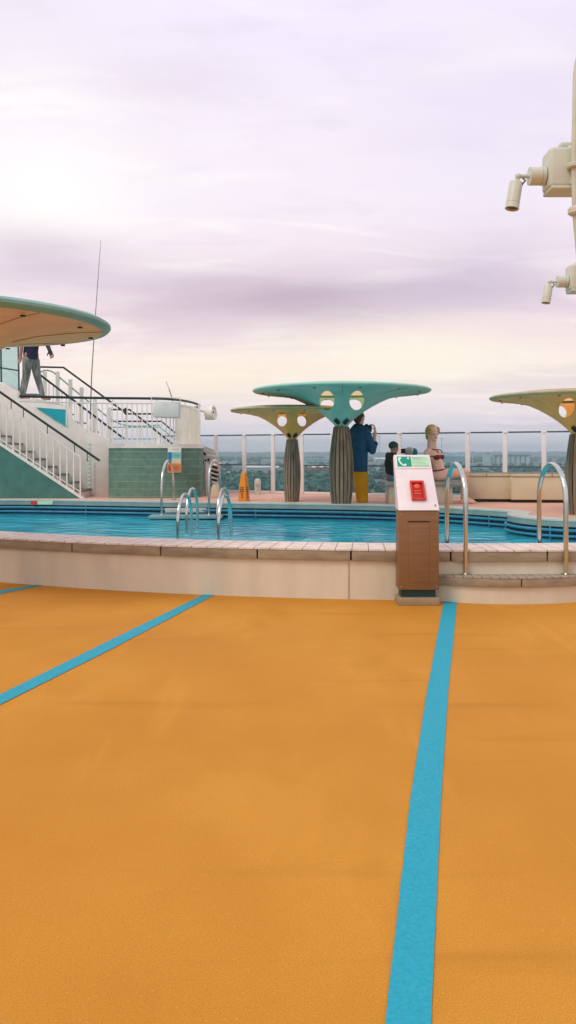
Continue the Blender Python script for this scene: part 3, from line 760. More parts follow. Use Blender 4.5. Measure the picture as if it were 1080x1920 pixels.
# half deck balcony
BZ = 1.62
bal = thing('balcony', P(300, 930, 16.6), 'half-deck balcony with green cladding below and white bar railing with dark handrail', 'balcony')
def B2(px, Y): p = at(px, Y, 0); return V((p.x, p.y, 0))
gpath = cat_rom([B2(203.5, 16.62), B2(260, 16.50), B2(330, 16.55), B2(368, 16.85), B2(380, 17.25), B2(381, 18.2)], 6)
b = MB(); b.strip([V((p.x, p.y)) for p in inset([V((q.x, q.y)) for q in gpath], .1)], [V((p.x, p.y)) for p in gpath], DZ, BZ-.06)
gw = b.build('green_wall', M['greenwall'], bal)
d = V((0, 0, DZ+.03))-OFF[bal]; d = V((0, 0, d.z)); gw.data.transform(Matrix.Translation(-d)); gw.location = d
b = MB(); b.strip([V((p.x, p.y)) for p in inset([V((q.x, q.y)) for q in gpath], .14)], [V((p.x, p.y)) for p in inset([V((q.x, q.y)) for q in gpath], -.02)], BZ-.058, BZ+.03); b.build('floor_edge', M['white'], bal)
fl = [V((p.x, p.y)) for p in inset([V((q.x, q.y)) for q in gpath], .15)]
poly = [V((p.x, p.y, BZ-.10)) for p in fl]+[V((fl[-1].x, 21.5, BZ-.10)), V((-6.2, 21.5, BZ-.10)), V((-6.2, 17.46, BZ-.10)), V((fl[0].x-.02, 17.46, BZ-.10))]
b = MB(); b.prism(poly, (0, 0, .10)); b.build('floor', M['white'], bal)
# its railing
hz = 2.632
hpath = cat_rom([at(36, 15.9, hz), at(120, 16.25, hz), at(203, 16.47, hz), at(262, 16.55, hz), at(312, 16.72, hz), at(345, 17.3, hz), at(366, 18.2, hz), at(374, 19.1, hz), at(366, 19.9, hz), at(345, 20.4, hz), at(328, 20.6, hz)], 6)
b = MB(); b.tube(hpath, .028, 10); hr_ = b.build('handrail', M['darkrail'], bal)
lpath = [V((p.x, p.y, 2.525)) for p in hpath]
b = MB(); b.tube(lpath, .016, 8); b.build('under_rail', M['white'], bal)
# balusters, spaced along the path
acc = 0.0; last = hpath[0]; cnt = 0
for p in hpath[1:]:
    seg = (p-last).length; steps = 0
    while acc+seg > .105:
        tt = (.105-acc)/seg; q = last.lerp(p, tt); last = q; seg = (p-last).length; acc = 0; cnt += 1
        px = CX+q.x/q.y*F
        if q.y < 17.0 and px < 120: continue
        zb = BZ+.02
        if px < 203 and q.y < 17: zb = EYE-((800+(826-800)*(px-128)/77)-HY)/F*q.y
        b = MB()
        if px > 330 and q.y < 19: b.box((q.x, q.y, (zb+2.525)/2), (.055, .022, 2.525-zb))
        else: b.bar((q.x, q.y, zb), (q.x, q.y, 2.525), .022, .022)
        b.build('baluster', M['white'], bal)
        if cnt % 9 == 0:
            b = MB(); b.tube([(q.x, q.y, 2.52), (q.x, q.y, hz-.02)], .010, 6); b.build('rail_bracket', M['greywhite'], bal)
    acc += seg; last = p
b = MB(); b.prism([at(371, 17.3, BZ+.031), at(374.5, 17.3, BZ+.031), at(375, 18.6, BZ+.031), at(371.5, 18.6, BZ+.031)], (0, 0, .90)); b.build('end_panel', M['white'], bal)

# upper landing and the flights behind
LZ = 2.70
ul = thing('upper_landing', V((-8.3, 19, LZ)), 'white upper landing behind the stairs where the walking figure stands', 'landing')
b = MB(); b.span((-12, 17.6, LZ-.14), (-5.75, 20.5, LZ)); b.build('slab', M['white'], ul, bevel=.01)
for x in (-11.5, -6.3):
    b = MB(); b.span((x-.1, 19.8, DZ), (x+.1, 20.0, LZ-.14)); b.build('support', M['white'], ul)
b = MB(); b.prism([P(q[0], q[1], 17.75) for q in ((-80, 748), (32, 748), (32, 735), (14, 726), (6, 717), (-80, 712))], (0, .5, 0)); b.build('kerb_block', M['white'], ul, bevel=.01)
ws = thing('wind_screen', P(10, 750, 18.6), 'teal glass wind screen with dark frame under the big sunshade', 'wind screen')
WS = 18.62
b = MB(); b.add([P(-90, 745, WS), P(36, 745, WS), P(36, 625, WS), P(-90, 625, WS)], [(0, 1, 2, 3)]); b.build('glass_pane', M['glassgreen'], ws, smooth=False)
for a_, c_ in (((36, 748), (34, 622)), ((3, 748), (1, 622)), ((-90, 676), (36, 695)), ((-90, 624), (36, 624))):
    b = MB(); b.bar(P(*a_, WS), P(*c_, WS), .035, .035); b.build('frame', M['toprail'], ws)

uf = thing('upper_staircase', P(160, 750, 19), 'white open stair flight descending from the upper landing behind the balcony railing', 'staircase')
UY = 18.9
for off, dpx, dpy in ((0.0, 0, 0), (1.0, 8, 4)):
    Yq = UY+off
    pa, pb_, pc = P(76+dpx*0, 688, Yq), P(119, 689, Yq), P(238, 776, Yq)
    b = MB(); b.tube([pa, pb_, pc, P(300, 776, Yq)], .024, 8); b.build('handrail', M['darkrail'], uf)
    b = MB(); b.tube(cat_rom([P(72, 700, Yq), P(84, 694.5, Yq), P(98, 697, Yq), P(112, 708, Yq), P(170, 756, Yq), P(228, 796, Yq), P(300, 797, Yq)], 5), .018, 8); b.build('mid_rail', M['tealrim'], uf)
b = MB(); b.bar(P(74, 702, UY-.4), P(232, 822, UY-.4), .05, .045); b.build('handrail', M['darkrail'], uf)
b = MB(); b.bar(P(60, 748, UY), P(232, 868, UY), .06, .16); b.build('stringer', M['white'], uf)
b = MB(); b.bar(P(60, 748, UY+1), P(232, 868, UY+1), .06, .16); b.build('stringer', M['white'], uf)
for px in (84, 108, 132, 153, 178, 205):
    yt_ = 697 if px < 112 else 697+(px-112)*.72
    b = MB(); b.box((P(px, 0, UY).x, UY, (P(0, yt_, UY).z+P(0, 748+(px-60)*.7, UY).z)/2), (.085, .05, P(0, yt_, UY).z-P(0, 748+(px-60)*.7, UY).z)); b.build('post', M['greywhite'], uf)
for i in range(16):
    px = 92+i*8; yb = 744+(px-60)*.69; yt_ = 716+(px-92)*.76
    if yb-yt_ < 4: continue
    b = MB(); b.bar(P(px, yb, UY-.4), P(px, yt_, UY-.4), .018, .018); b.build('baluster', M['white'], uf)
for i in range(7):
    p = P(70+i*24, 742+i*16.8, UY+.5); b = MB(); b.box(p, (.30, .95, .035)); b.build('tread', M['tread'], uf)

lf = thing('lower_staircase', P(290, 830, 20.6), 'open stair flight with dark handrails seen through the balcony bars', 'staircase')
LY = 20.9
for off in (0, .9):
    b = MB(); b.tube([P(205, 768, LY+off), P(243, 768, LY+off), P(330, 838, LY+off)], .026, 8); b.build('handrail', M['darkrail'], lf)
    b = MB(); b.tube([P(205, 790, LY+off), P(303, 790, LY+off), P(318, 803, LY+off), P(362, 838, LY+off)], .022, 8); b.build('mid_rail', M['darkrail'], lf)
    b = MB(); b.tube([P(205, 801, LY+off), P(300, 801, LY+off), P(350, 842, LY+off)], .016, 8); b.build('low_rail', M['tealrim'], lf)
    b = MB(); b.tube([P(205, 823, LY+off), P(300, 823, LY+off)], .016, 8); b.build('foot_rail', M['tealrim'], lf)
for px in (236, 262, 290, 318):
    b = MB(); b.tube([P(px, 771 if px < 245 else 771+(px-243)*.8, LY), P(px, 842, LY)], .02, 8); b.build('post', M['greywhite'], lf)
b = MB(); b.ell(P(236, 771, LY-.1), (.06, .05, .10)); b.build('lamp', M['black'], lf)
b = MB(); b.bar(P(210, 845, LY), P(365, 850, LY), .08, .14); b.build('stringer', M['white'], lf)

# floodlight box hung on the balcony railing
fb = thing('floodlight_box', P(311, 783, 16.3), 'pale grey floodlight box in a thin white frame on the balcony railing', 'floodlight')
b = MB(); b.prism([P(286, 781, 16.25), P(335, 783, 16.25), P(336, 753, 16.25), P(289, 752, 16.25)], (0, .26, 0)); b.build('housing', M['greywhite'], fb, bevel=.018)
for a_, c_ in (((284, 783), (284, 744)), ((338, 784), (338, 746)), ((284, 744), (338, 746)), ((284, 783), (338, 784))):
    b = MB(); b.bar(P(*a_, 16.36), P(*c_, 16.36), .014, .014); b.build('frame_bar', M['white'], fb)
b = MB(); b.add([P(284, 752, 16.37), P(338, 752, 16.37), P(338, 745, 16.37), P(284, 744, 16.37)], [(0, 1, 2, 3)]); b.build('visor', M['glass'], fb, smooth=False)

# searchlight on an arm
sl = thing('searchlight', P(390, 780, 17.6), 'white searchlight on an arm sticking out from the balcony end', 'searchlight')
b = MB(); b.tube([P(347, 764, 17.6), P(372, 769, 17.6), P(384, 772, 17.6)], .022, 8); b.build('arm', M['white'], sl)
b = MB(); b.lathe([(.02, -.12), (.10, -.10), (.155, .0), (.17, .09), (.165, .12), (.14, .12), (.13, .10), (0, .09)], P(393, 774.5, 17.6), 18, axis=(.95, -.25, .12), closed=False); b.build('housing', M['white'], sl)
b = MB(); b.box(P(391, 785, 17.6), (.16, .14, .05)); b.build('foot', M['offwhite'], sl, bevel=.01)
for px in (396, 400):
    b = MB(); b.ell(P(px, 773, 17.44), (.018, .018, .02)); b.build('knob', M['core'], sl)
b = MB(); b.box(P(398, 764, 17.6), (.14, .1, .03)); b.build('hood', M['white'], sl, bevel=.008)

# antennas
an = thing('whip_antenna', P(169, 790, 22), 'tall thin grey whip antenna rising behind the balcony', 'antenna')
b = MB(); b.tube([P(168.5, 800, 22), P(172, 700, 22), P(179, 590, 22), P(189, 450, 22)], .012, 6, rs=[.022, .018, .013, .006]); b.build('mast', M['tread'], an)
b = MB(); b.lathe([(.05, 0), (.05, .4), (.02, .45)], P(168.5, 815, 22), 10); b.build('base', M['white'], an)
a2 = thing('short_antenna', P(322, 746, 17.2), 'short tilted antenna behind the floodlight box', 'antenna')
b = MB(); b.tube([P(326, 760, 17.2), P(322, 745, 17.2), P(317, 729, 17.2)], .012, 6); b.build('rod', M['tread'], a2)
b = MB(); b.tube([P(317, 729, 17.2), P(311.5, 715, 17.2)], .006, 6); b.build('tip', M['tread'], a2)

# notice board on the green wall
ns_ = thing('notice_sign', P(328, 886, 16.45), 'coloured notice with white top, blue picture and orange foot on the green wall', 'sign')
def sq(name, x0, y0, x1, y1, Y, m, par=ns_, th=.012):
    b = MB(); b.prism([P(x0, y1, Y), P(x1, y1, Y), P(x1, y0, Y), P(x0, y0, Y)], (0, th, 0)); return b.build(name, m, par)
NY = 16.44
sq('board', 314.5, 838, 339.5, 886, NY, M['white'], th=.03)
sq('picture', 315, 848, 322, 866, NY-.006, M['blue']); sq('picture', 322, 848, 339, 860, NY-.006, M['cyan']); sq('picture', 322, 860, 339, 868, NY-.006, M['sand'])
sq('foot_panel', 315, 869, 339.3, 885.5, NY-.006, M['signor']); sq('foot_panel', 315, 872, 321, 882, NY-.014, M['red'])
b = MB()
for y0 in (842, 853, 873, 877, 881):
    for (x0, x1) in ((324, 336),):
        q = P(x0, y0, NY-.02); r_ = P(x1, y0, NY-.02); b.bar(q, r_, .006, .008)
b.build('text_line', M['tread'], ns_)

# white frame wall, inclined side stair and striped cushions at the balcony corner
gp = thing('gangway_frame', P(393, 930, 17.9), 'white panel and sloping rails between green wall and glass railing', 'gangway')
GY = 17.5
b = MB(); b.prism([P(q[0], q[1], GY) for q in ((382.5, 932), (393, 932), (393, 872), (382.5, 864))], (0, .06, 0)); b.build('panel', M['white'], gp, bevel=.004)
b = MB(); b.box(P(384.5, 899, GY-.03), (.02, .02, .8)); b.build('panel_edge', M['benchtop'], gp)
b = MB(); b.prism([P(q[0], q[1], GY+.5) for q in ((378, 880), (410, 880), (410, 862), (404, 845), (378, 836))], (0, .05, 0)); b.build('side_sheet', M['greywhite'], gp)
for (a_, c_, r, m) in (((376, 834), (404, 845), .02, 'greywhite'), ((376, 846), (386, 853), .03, 'core'), ((378, 864), (394, 873), .02, 'core'), ((378, 886), (392, 896), .016, 'core'), ((376, 852), (406, 856), .014, 'white'), ((376, 843), (406, 848), .014, 'white')):
    b = MB(); b.tube([P(*a_, GY+.2), P(*c_, GY+.2)], r, 8); b.build('rail', M[m], gp)
for px, py in ((391, 862), (385, 864), (384.5, 877)):
    b = MB(); b.box(P(px, py, GY+.42), (.05, .03, .06)); b.build('fitting', M['core'], gp)

cu = thing('striped_cushion_pile', P(403, 930, 17.0), 'pile of black and white striped cushions on a cream block behind a tall grab rail', 'cushions')
CY = 16.8
for i in range(9):
    y0 = 872+i*4.0; b = MB(); w = (7+2.0*math.sin(i*.5))*CY/F
    b.ell(P(402.5-.3*i+.12*i*i*.4, y0, CY), (w, .16, .028), Matrix.Rotation(.32, 3, 'Y'), 16, 8)
    b.build('cushion', M['cushb'] if i % 2 else M['cushw'], cu)
b = MB(); b.prism([P(q[0], q[1], CY-.1) for q in ((395, 933), (411, 933), (410, 914), (406, 905), (399, 908), (396, 917))], (0, .3, 0)); b.build('block', M['lockerpanel'], cu, bevel=.02)

# ------------------------------------------------------------------ lamp masts
def lamp(loc, s, label, post_dx):
    """s metres per px of the nearer fixture in the photo; all offsets from the box centre"""
    t = thing('deck_lamp', loc, label, 'lamp', 'deck lamps on masts')
    c = V((loc[0], loc[1], loc[2]))
    return t, c
LZ0 = EYE+(850-318)/F*5.5
def make_lamp(px_c, Y, zbox, base_z, k, label):
    """px_c: photo column of the box centre; k: size factor (1 = 5.5/F m per px)"""
    s = 5.5/F*k; c = at(px_c, Y, zbox)
    def q(dx, dz, dy=0): return c+V((dx*s, dy*s, dz*s))
    foot = V((c.x+120*s, Y+.12, base_z))
    t = thing('deck_lamp', foot, label, 'lamp', 'deck lamps on masts')
    b = MB(); b.box(q(0, 0), (62*s, 52*s, 80*s)); b.build('junction_box', M['offwhite'], t, bevel=9*s, seg=4)
    b = MB(); b.box(q(2, -40), (60*s, 54*s, 7*s)); b.build('box_lid', M['offwhite'], t, bevel=3*s)
    b = MB(); b.box(q(10, 45), (34*s, 36*s, 14*s)); b.build('cable_hood', M['offwhite'], t, bevel=5*s)
    b = MB(); b.tube([q(10, 42, -16), q(13, 34, -27), q(14, 0, -28), q(12, -34, -27)], 3.2*s, 8); b.build('cable', M['greywhite'], t)
    b = MB(); b.lathe([(17.5*s, -14*s), (17.5*s, 8*s), (16.2*s, 8.6*s), (16.2*s, 10*s), (18*s, 10.5*s), (18*s, 16*s)], q(-49, -10), 24, axis=(1, 0, 0)); b.build('collar', M['offwhite'], t)
    b = MB(); b.tube([q(-62, -10), q(-86, -10)], 4.2*s, 10); b.build('arm', M['offwhite'], t)
    b = MB(); b.ell(q(-85, -10), (6*s, 6*s, 6*s)); b.bar(q(-85, -11), q(-87, -24), 8*s, 6*s); b.build('knuckle', M['offwhite'], t)
    b = MB(); b.tube([q(-77, -16, -5), q(-72, -20, -5), q(-79, -29, -5)], 1.6*s, 6); b.build('lamp_cable', M['core'], t)
    ax = V((-.17, -.05, -.98)).normalized()
    b = MB(); b.lathe([(2*s, -28*s), (12*s, -28*s), (13*s, -26.5*s), (13.3*s, 14*s), (12.7*s, 14.6*s), (13.3*s, 15.2*s), (13.6*s, 26*s), (12.6*s, 26.5*s), (11.5*s, 22*s), (1*s, 21*s)], q(-93, -49), 28, axis=tuple(ax), closed=False); sp = b.build('spot_head', M['offwhite'], t)
    b = MB(); b.lathe([(.2*s, 22*s), (11.6*s, 22.3*s)], q(-93, -49), 24, axis=tuple(ax), closed=False); b.build('lens', M['lens'], sp)
    b = MB(); pts = cat_rom([q(62, 280, -8), q(24, 205, -24), q(15, 90, -34), q(13, 0, -34), q(17, -95, -30)], 6)+[V((foot.x, foot.y, foot.z))]
    b.tube(pts, 5.6*s, 12); b.build('mast', M['sandpaint'], t)
    b = MB(); b.lathe([(11*s, -8*s), (14*s, -4*s), (14*s, 4*s), (10*s, 8*s)], q(17, -88, -30), 16, axis=(.06, 0, -1)); b.build('mast_collar', M['offwhite'], t)
    b = MB(); b.lathe([(11*s, -5*s), (13*s, -3*s), (13*s, 3*s), (11*s, 5*s)], q(13, -2, -34), 16); b.build('clamp', M['sandpaint'], t)
    b = MB(); b.lathe([(30*s, 0), (30*s, 6*s), (14*s, 12*s)], foot, 16); b.build('foot_plate', M['offwhite'], t)
    return t
M['sandpaint'] = mat('cream_mast_paint', (.58, .60, .48), .45, var=.06)
make_lamp(1052, 5.5, EYE+(850-321)/F*5.5, 0, .95, 'nearer and larger cream deck lamp with tilted spot head and mast')
make_lamp(1083.5, 7.9, EYE+(850-522)/F*7.9, DZ+.014, .62*7.9/5.5, 'farther and smaller cream deck lamp, low against the sky')

# ------------------------------------------------------------------ people
def hand(mb, wrist, d, nrm, s=1.0, curl=.9, side=1):
    """palm, four bent fingers of unequal length and a side thumb, added to a body mesh"""
    d = V(d).normalized(); n_ = V(nrm); n_ = (n_-d*n_.dot(d)).normalized(); l = d.cross(n_)*side; w = V(wrist)
    R = Matrix((l, n_, d)).transposed()
    mb.ell(w+d*.045*s, (.040*s, .017*s, .055*s), R, 12, 8)
    for i, (o_, ln) in enumerate(((-.030, .062), (-.010, .074), (.010, .080), (.029, .072))):
        p0 = w+d*.085*s+l*o_*s; d1 = (d*math.cos(curl*.5)+n_*math.sin(curl*.5)).normalized(); d2 = (d*math.cos(curl*1.3)+n_*math.sin(curl*1.3)).normalized()
        p1 = p0+d1*ln*.55*s; p2 = p1+d2*ln*.5*s; mb.cap(p0, p1, .0105*s, .0095*s, 8); mb.cap(p1, p2, .0095*s, .008*s, 8)
    p0 = w+d*.03*s+l*.034*s; p1 = p0+(d*.6+l*.75+n_*.3).normalized()*.04*s; p2 = p1+(d*.9+n_*.5).normalized()*.032*s
    mb.cap(p0, p1, .013*s, .0115*s, 8); mb.cap(p1, p2, .0115*s, .009*s, 8)
def head(mb, c, f, s=1.0, neck=None, nr=.05):
    """skull, jaw, nose, ears and lips; c centre, f facing"""
    c = V(c); f = V(f).normalized(); up = V((0, 0, 1)); r = f.cross(up).normalized(); up = r.cross(f); R = Matrix((r, f, up)).transposed()
    mb.ell(c+up*.018*s, (.074*s, .094*s, .098*s), R, 18, 12)
    mb.ell(c+f*.022*s-up*.052*s, (.056*s, .066*s, .066*s), R, 14, 10)
    mb.ell(c+f*.066*s-up*.090*s, (.028*s, .024*s, .020*s), R, 10, 8)
    mb.cap(c+f*.086*s+up*.008*s, c+f*.108*s-up*.030*s, .009*s, .0135*s, 8)
    mb.ell(c+f*.084*s-up*.064*s, (.023*s, .012*s, .010*s), R, 10, 6)
    for q in (-1, 1):
        mb.ell(c+r*q*.075*s-f*.008*s-up*.012*s, (.010*s, .020*s, .031*s), R, 8, 8)
        mb.ell(c+f*.074*s+r*q*.034*s-up*.012*s, (.020*s, .018*s, .016*s), R, 8, 6)
        mb.ell(c+f*.080*s+r*q*.034*s+up*.030*s, (.024*s, .010*s, .008*s), R, 8, 6)
    if neck is not None: mb.cap(c-up*.07*s-f*.012*s, neck, nr*s*.95, nr*s*1.08)
    def FP(x, z, y=.094): return c+r*(x*s)+f*(y*s)+up*(z*s)
    return FP, R

# --- woman in bikini on the bench -------------------------------------------------
WYc = 14.80; ws_ = WYc/F
def Wp(px, py, dy=0): return P(px, py, WYc)+V((0, dy, 0))
wm = thing('person', Wp(830, 903), 'blonde woman in a dark red bikini sitting on the bench, head turned to the pool', 'person')
b = MB(); fdir = V((.36, -.93, 0.0)); hc = Wp(810.5, 812.8, -.03); hs = 1.33
FP, HR = head(b, hc, fdir, hs, Wp(809.5, 845, .01), .066)
tf = V((.80, -.60, 0)); tl = V((.60, .80, 0))            # torso facing and its left side
pel = Wp(826, 889); wai = Wp(821.5, 871); che = Wp(814, 853, .02)
b.cap(Wp(822, 891, -.07), Wp(822, 891, .07), .125, .125); b.cap(pel, wai, .12, .092)
for q in (-1, 1):
    b.cap(wai+tl*q*.035, che+tl*q*.06, .092, .105); b.cap(pel+V((0, q*.06, 0)), wai+tl*q*.035, .11, .09)
b.cap(che+tl*.09, che-tl*.09, .105, .105)
shl = Wp(809.5, 846, .02)
RS, LS = shl-tl*.185+V((0, 0, -.015)), shl+tl*.185+V((0, 0, -.015))
for q_ in (RS, LS): b.cap(Wp(809.7, 837, .02), q_.lerp(shl, .35)+V((0, 0, .012)), .052, .040)
b.cap(RS, shl+V((0, 0, .012)), .062, .056); b.cap(LS, shl+V((0, 0, .012)), .058, .052)
BR, BL = che+tf*.085-tl*.088+V((0, 0, -.022)), che+tf*.085+tl*.088+V((0, 0, -.022))
TR = Matrix((-tl, tf, V((0, 0, 1)))).transposed()
for q in (BR, BL): b.ell(q, (.082, .078, .076), TR); b.cap(q+V((0, 0, .0)), q-tf*.05+V((0, 0, .085)), .055, .035)
for sx, sh, el, wr in ((-1, RS, RS+V((-.075, -.02, -.275)), RS+V((-.06, .02, -.50))), (1, LS, LS+V((-.06, .06, -.275)), LS+V((-.03, .05, -.50)))):
    b.cap(sh, el, .060, .046); b.cap(el, wr, .045, .032); hand(b, wr, (.9, 0, -.25), (0, 0, -1), 1.15, .25, sx)
for sy in (-1, 1):
    hip = Wp(824, 891, sy*.10); kn = Wp(869 if sy < 0 else 874, 885.5, sy*.105); an_ = Wp(868 if sy < 0 else 876, 936, sy*.10-.02)
    b.cap(hip, kn, .118, .080); calf = kn.lerp(an_, .33)+V((-.02, 0, 0)); b.cap(kn, calf, .078, .072); b.cap(calf, an_, .070, .042)
    heel = V((an_.x-.03, an_.y, DZ+.045)); b.cap(an_, heel, .042, .042)
    ball = V((an_.x+.13, an_.y-.01, DZ+.035)); b.cap(heel, ball, .04, .036); b.cap(an_, ball, .04, .034)
    for i in range(5):
        o_ = (i-2)*.021; b.cap(ball+V((.01, o_, -.006)), ball+V((.065-abs(i-1.5)*.008, o_, -.016)), .014, .012, 8)
body = organic(b, 'body', [M['skin'], M['lip'], M['eye'], M['brow']], wm, voxel=.010, sm=3)
sp_ = [(FP(0, -.064, .097), (.035, .03, .014), 1)]
for q in (-1, 1): sp_ += [(FP(q*.034, -.010, .090), (.017, .03, .009), 2), (FP(q*.034, .028, .092), (.026, .03, .007), 3)]
paint(body, sp_, OFF[wm])
b = MB(); r_ = HR @ V((1, 0, 0)); f_ = HR @ V((0, 1, 0)); u_ = HR @ V((0, 0, 1))
b.ell(hc-f_*.026*hs+u_*.034*hs, (.094*hs, .100*hs, .102*hs), HR, 20, 12)
b.ell(hc-f_*.055*hs-u_*.035*hs, (.080*hs, .068*hs, .078*hs), HR, 16, 10)
for q in (-1, 1): b.ell(hc+r_*q*.066*hs+f_*.020*hs+u_*.040*hs, (.030*hs, .060*hs, .062*hs), HR, 12, 8)
organic(b, 'hair', M['blond'], wm, voxel=.012, sm=2)
b = MB()
for q in (BR, BL): b.ell(q+tf*.012+V((0, 0, -.012)), (.084, .074, .068), TR)
b.tube([BR+tf*.06, che+tf*.115+V((0, 0, -.03)), BL+tf*.06], .016, 8)
organic(b, 'bikini_top', M['maroon'], wm, voxel=.011, sm=1)
b = MB()
for q, sh, sg_ in ((BR, RS, 1), (BL, LS, -1)):
    b.tube(cat_rom([q+tf*.055+V((0, 0, .05)), q+tf*.005+V((0, 0, .115)), sh+tl*sg_*.095+tf*.045+V((0, 0, .052)), sh+tl*sg_*.10+V((0, 0, .070)), sh+tl*sg_*.10-tf*.06+V((0, 0, .03))], 5), .010, 8)
b.tube(cat_rom([BR-tl*.07+tf*.0, che-tl*.20+tf*-.02+V((0, 0, -.03)), che-tl*.15-tf*.11+V((0, 0, -.03)), che-tf*.125+V((0, 0, -.03))], 5), .011, 8)
b.build('straps', M['maroon'], wm)
b = MB(); b.tube([Wp(822, 881, 0)+V((.135*math.cos(a)*.92, .19*math.sin(a)*.93, .02*math.cos(a))) for a in [2*math.pi*i/24 for i in range(25)]], .012, 8)
b.build('bikini_bottom', M['maroon'], wm)

# --- man with the camera -----------------------------------------------------------
MY = 15.15
def Mp(px, py, dy=0): return P(px, py, MY)+V((0, dy, 0))
mn = thing('person', V((Mp(677, 0).x, MY, DZ)), 'standing man in blue jumper and mustard trousers raising a camera', 'person')
b = MB(); fdir = V((.72, .69, .0)); hc = Mp(674, 783, -.02); hs = 1.18
FP, HR = head(b, hc, fdir, hs, Mp(671, 803), .058)
b.cap(Mp(671, 808), Mp(674, 866), .095, .10)
sh_r = Mp(686, 806, -.06); el_r = Mp(698, 845, -.10); wr_r = Mp(703.5, 811, .0)
b.cap(sh_r, el_r, .06, .05); b.cap(el_r, wr_r, .050, .036)
hand(b, wr_r, (-.05, .1, 1), (-.9, .3, .1), 1.25, 1.0, 1)
sh_l = Mp(664, 806, .10); el_l = Mp(683, 838, .36); wr_l = Mp(693, 812, .30)
b.cap(sh_l, el_l, .06, .05); b.cap(el_l, wr_l, .048, .034); hand(b, wr_l, (.1, -.2, .9), (-.3, -.9, 0), 1.1, 1.1, -1)
for dx, dy in ((-4, -.01), (5, .02)):
    b.cap(Mp(674+dx, 880, dy), Mp(677+dx*.8, 938, dy), .062, .042)
    an_ = V((Mp(677+dx*.8, 0).x, MY+dy, DZ+.06)); b.cap(an_, an_+V((.07, .09, -.02)), .042, .034)
organic(b, 'body', M['skin'], mn, voxel=.011)
b = MB(); r_ = HR @ V((1, 0, 0)); f_ = HR @ V((0, 1, 0)); u_ = HR @ V((0, 0, 1))
b.ell(hc-f_*.020*hs+u_*.030*hs, (.084*hs, .098*hs, .098*hs), HR, 20, 12); b.ell(hc-f_*.052*hs-u_*.028*hs, (.072*hs, .062*hs, .076*hs), HR, 16, 10)
organic(b, 'hair', M['hair'], mn, voxel=.012)
b = MB()  # jumper: torso, shoulders, sleeves to mid forearm
R40 = Matrix.Rotation(math.radians(-30), 3, 'Z')
def ring_loft(mb, secs, n=28):
    vs = []
    for c, rx, ry in secs:
        for q in range(n):
            a = 2*math.pi*q/n; vs.append(V(c)+R40 @ V((rx*math.cos(a), ry*math.sin(a), 0)))
    m_ = len(secs); mb.add(vs, [(i*n+q, i*n+(q+1) % n, (i+1)*n+(q+1) % n, (i+1)*n+q) for i in range(m_-1) for q in range(n)]+[tuple(range(n-1, -1, -1)), tuple((m_-1)*n+q for q in range(n))])
ring_loft(b, [(Mp(675.5, 884.5), .152, .14), (Mp(675, 872), .156, .145), (Mp(674.5, 850), .165, .145), (Mp(674, 830), .18, .15), (Mp(673.5, 814), .195, .15), (Mp(673, 804), .18, .13), (Mp(672, 798), .12, .10), (Mp(671.5, 794.5), .075, .075)])
b.cap(Mp(684, 809, -.06), Mp(692, 828, -.09), .098, .090); b.cap(Mp(692, 828, -.09), Mp(697, 845, -.10), .09, .076); b.cap(Mp(697, 845, -.10), Mp(702, 832, -.05), .074, .062)
b.cap(Mp(662, 810, .10), Mp(683, 838, .36), .09, .072); b.cap(Mp(683, 838, .36), Mp(690, 822, .32), .068, .054)
organic(b, 'jumper', M['bluecloth'], mn, voxel=.013, sm=2)
b = MB(); b.tube([Mp(700.3, 833.5, -.06), Mp(702.6, 829.5, -.045)], .068, 16); b.build('cuff', M['navy'], mn)
b = MB()
R40 = Matrix.Rotation(math.radians(-12), 3, 'Z')
ring_loft(b, [(V((Mp(679, 0).x, MY, DZ+.004)), .115, .12), (Mp(678.5, 930), .122, .12), (Mp(677, 905), .140, .125), (Mp(676, 880), .145, .13)])
organic(b, 'trousers', M['yellowcloth'], mn, voxel=.013, sm=2)
b = MB(); b.tube(cat_rom([Mp(662, 799, -.07), Mp(672, 795, -.11), Mp(682, 801, -.08)], 5), .012, 6); b.build('camera_strap', M['black'], mn)
cm = thing('camera', Mp(690, 803, .1), 'black camera with lit-looking rear screen held up by the man in the blue jumper', 'camera')
rc = Matrix.Rotation(math.radians(-24), 3, 'Z'); cc = Mp(690.5, 803, .14)
b = MB(); b.box(cc, (.17, .075, .135), rc); b.box(cc+V((-.02, 0, .075)), (.06, .06, .03), rc); b.build('body', M['black'], cm, bevel=.012)
b = MB(); b.box(cc+rc @ V((-.012, -.040, -.008)), (.10, .006, .078), rc); b.build('screen', M['screen'], cm)
b = MB(); b.lathe([(.042, 0), (.045, .03), (.045, .11), (.04, .115), (.03, .10)], cc+rc @ V((0, .03, 0)), 20, axis=tuple(rc @ V((0, 1, 0)))); b.build('lens', M['black'], cm)
b = MB(); b.lathe([(.01, 0), (.018, .004), (.018, .012)], cc+rc @ V((.055, 0, .068)), 12); b.build('shutter_dial', M['core'], cm)

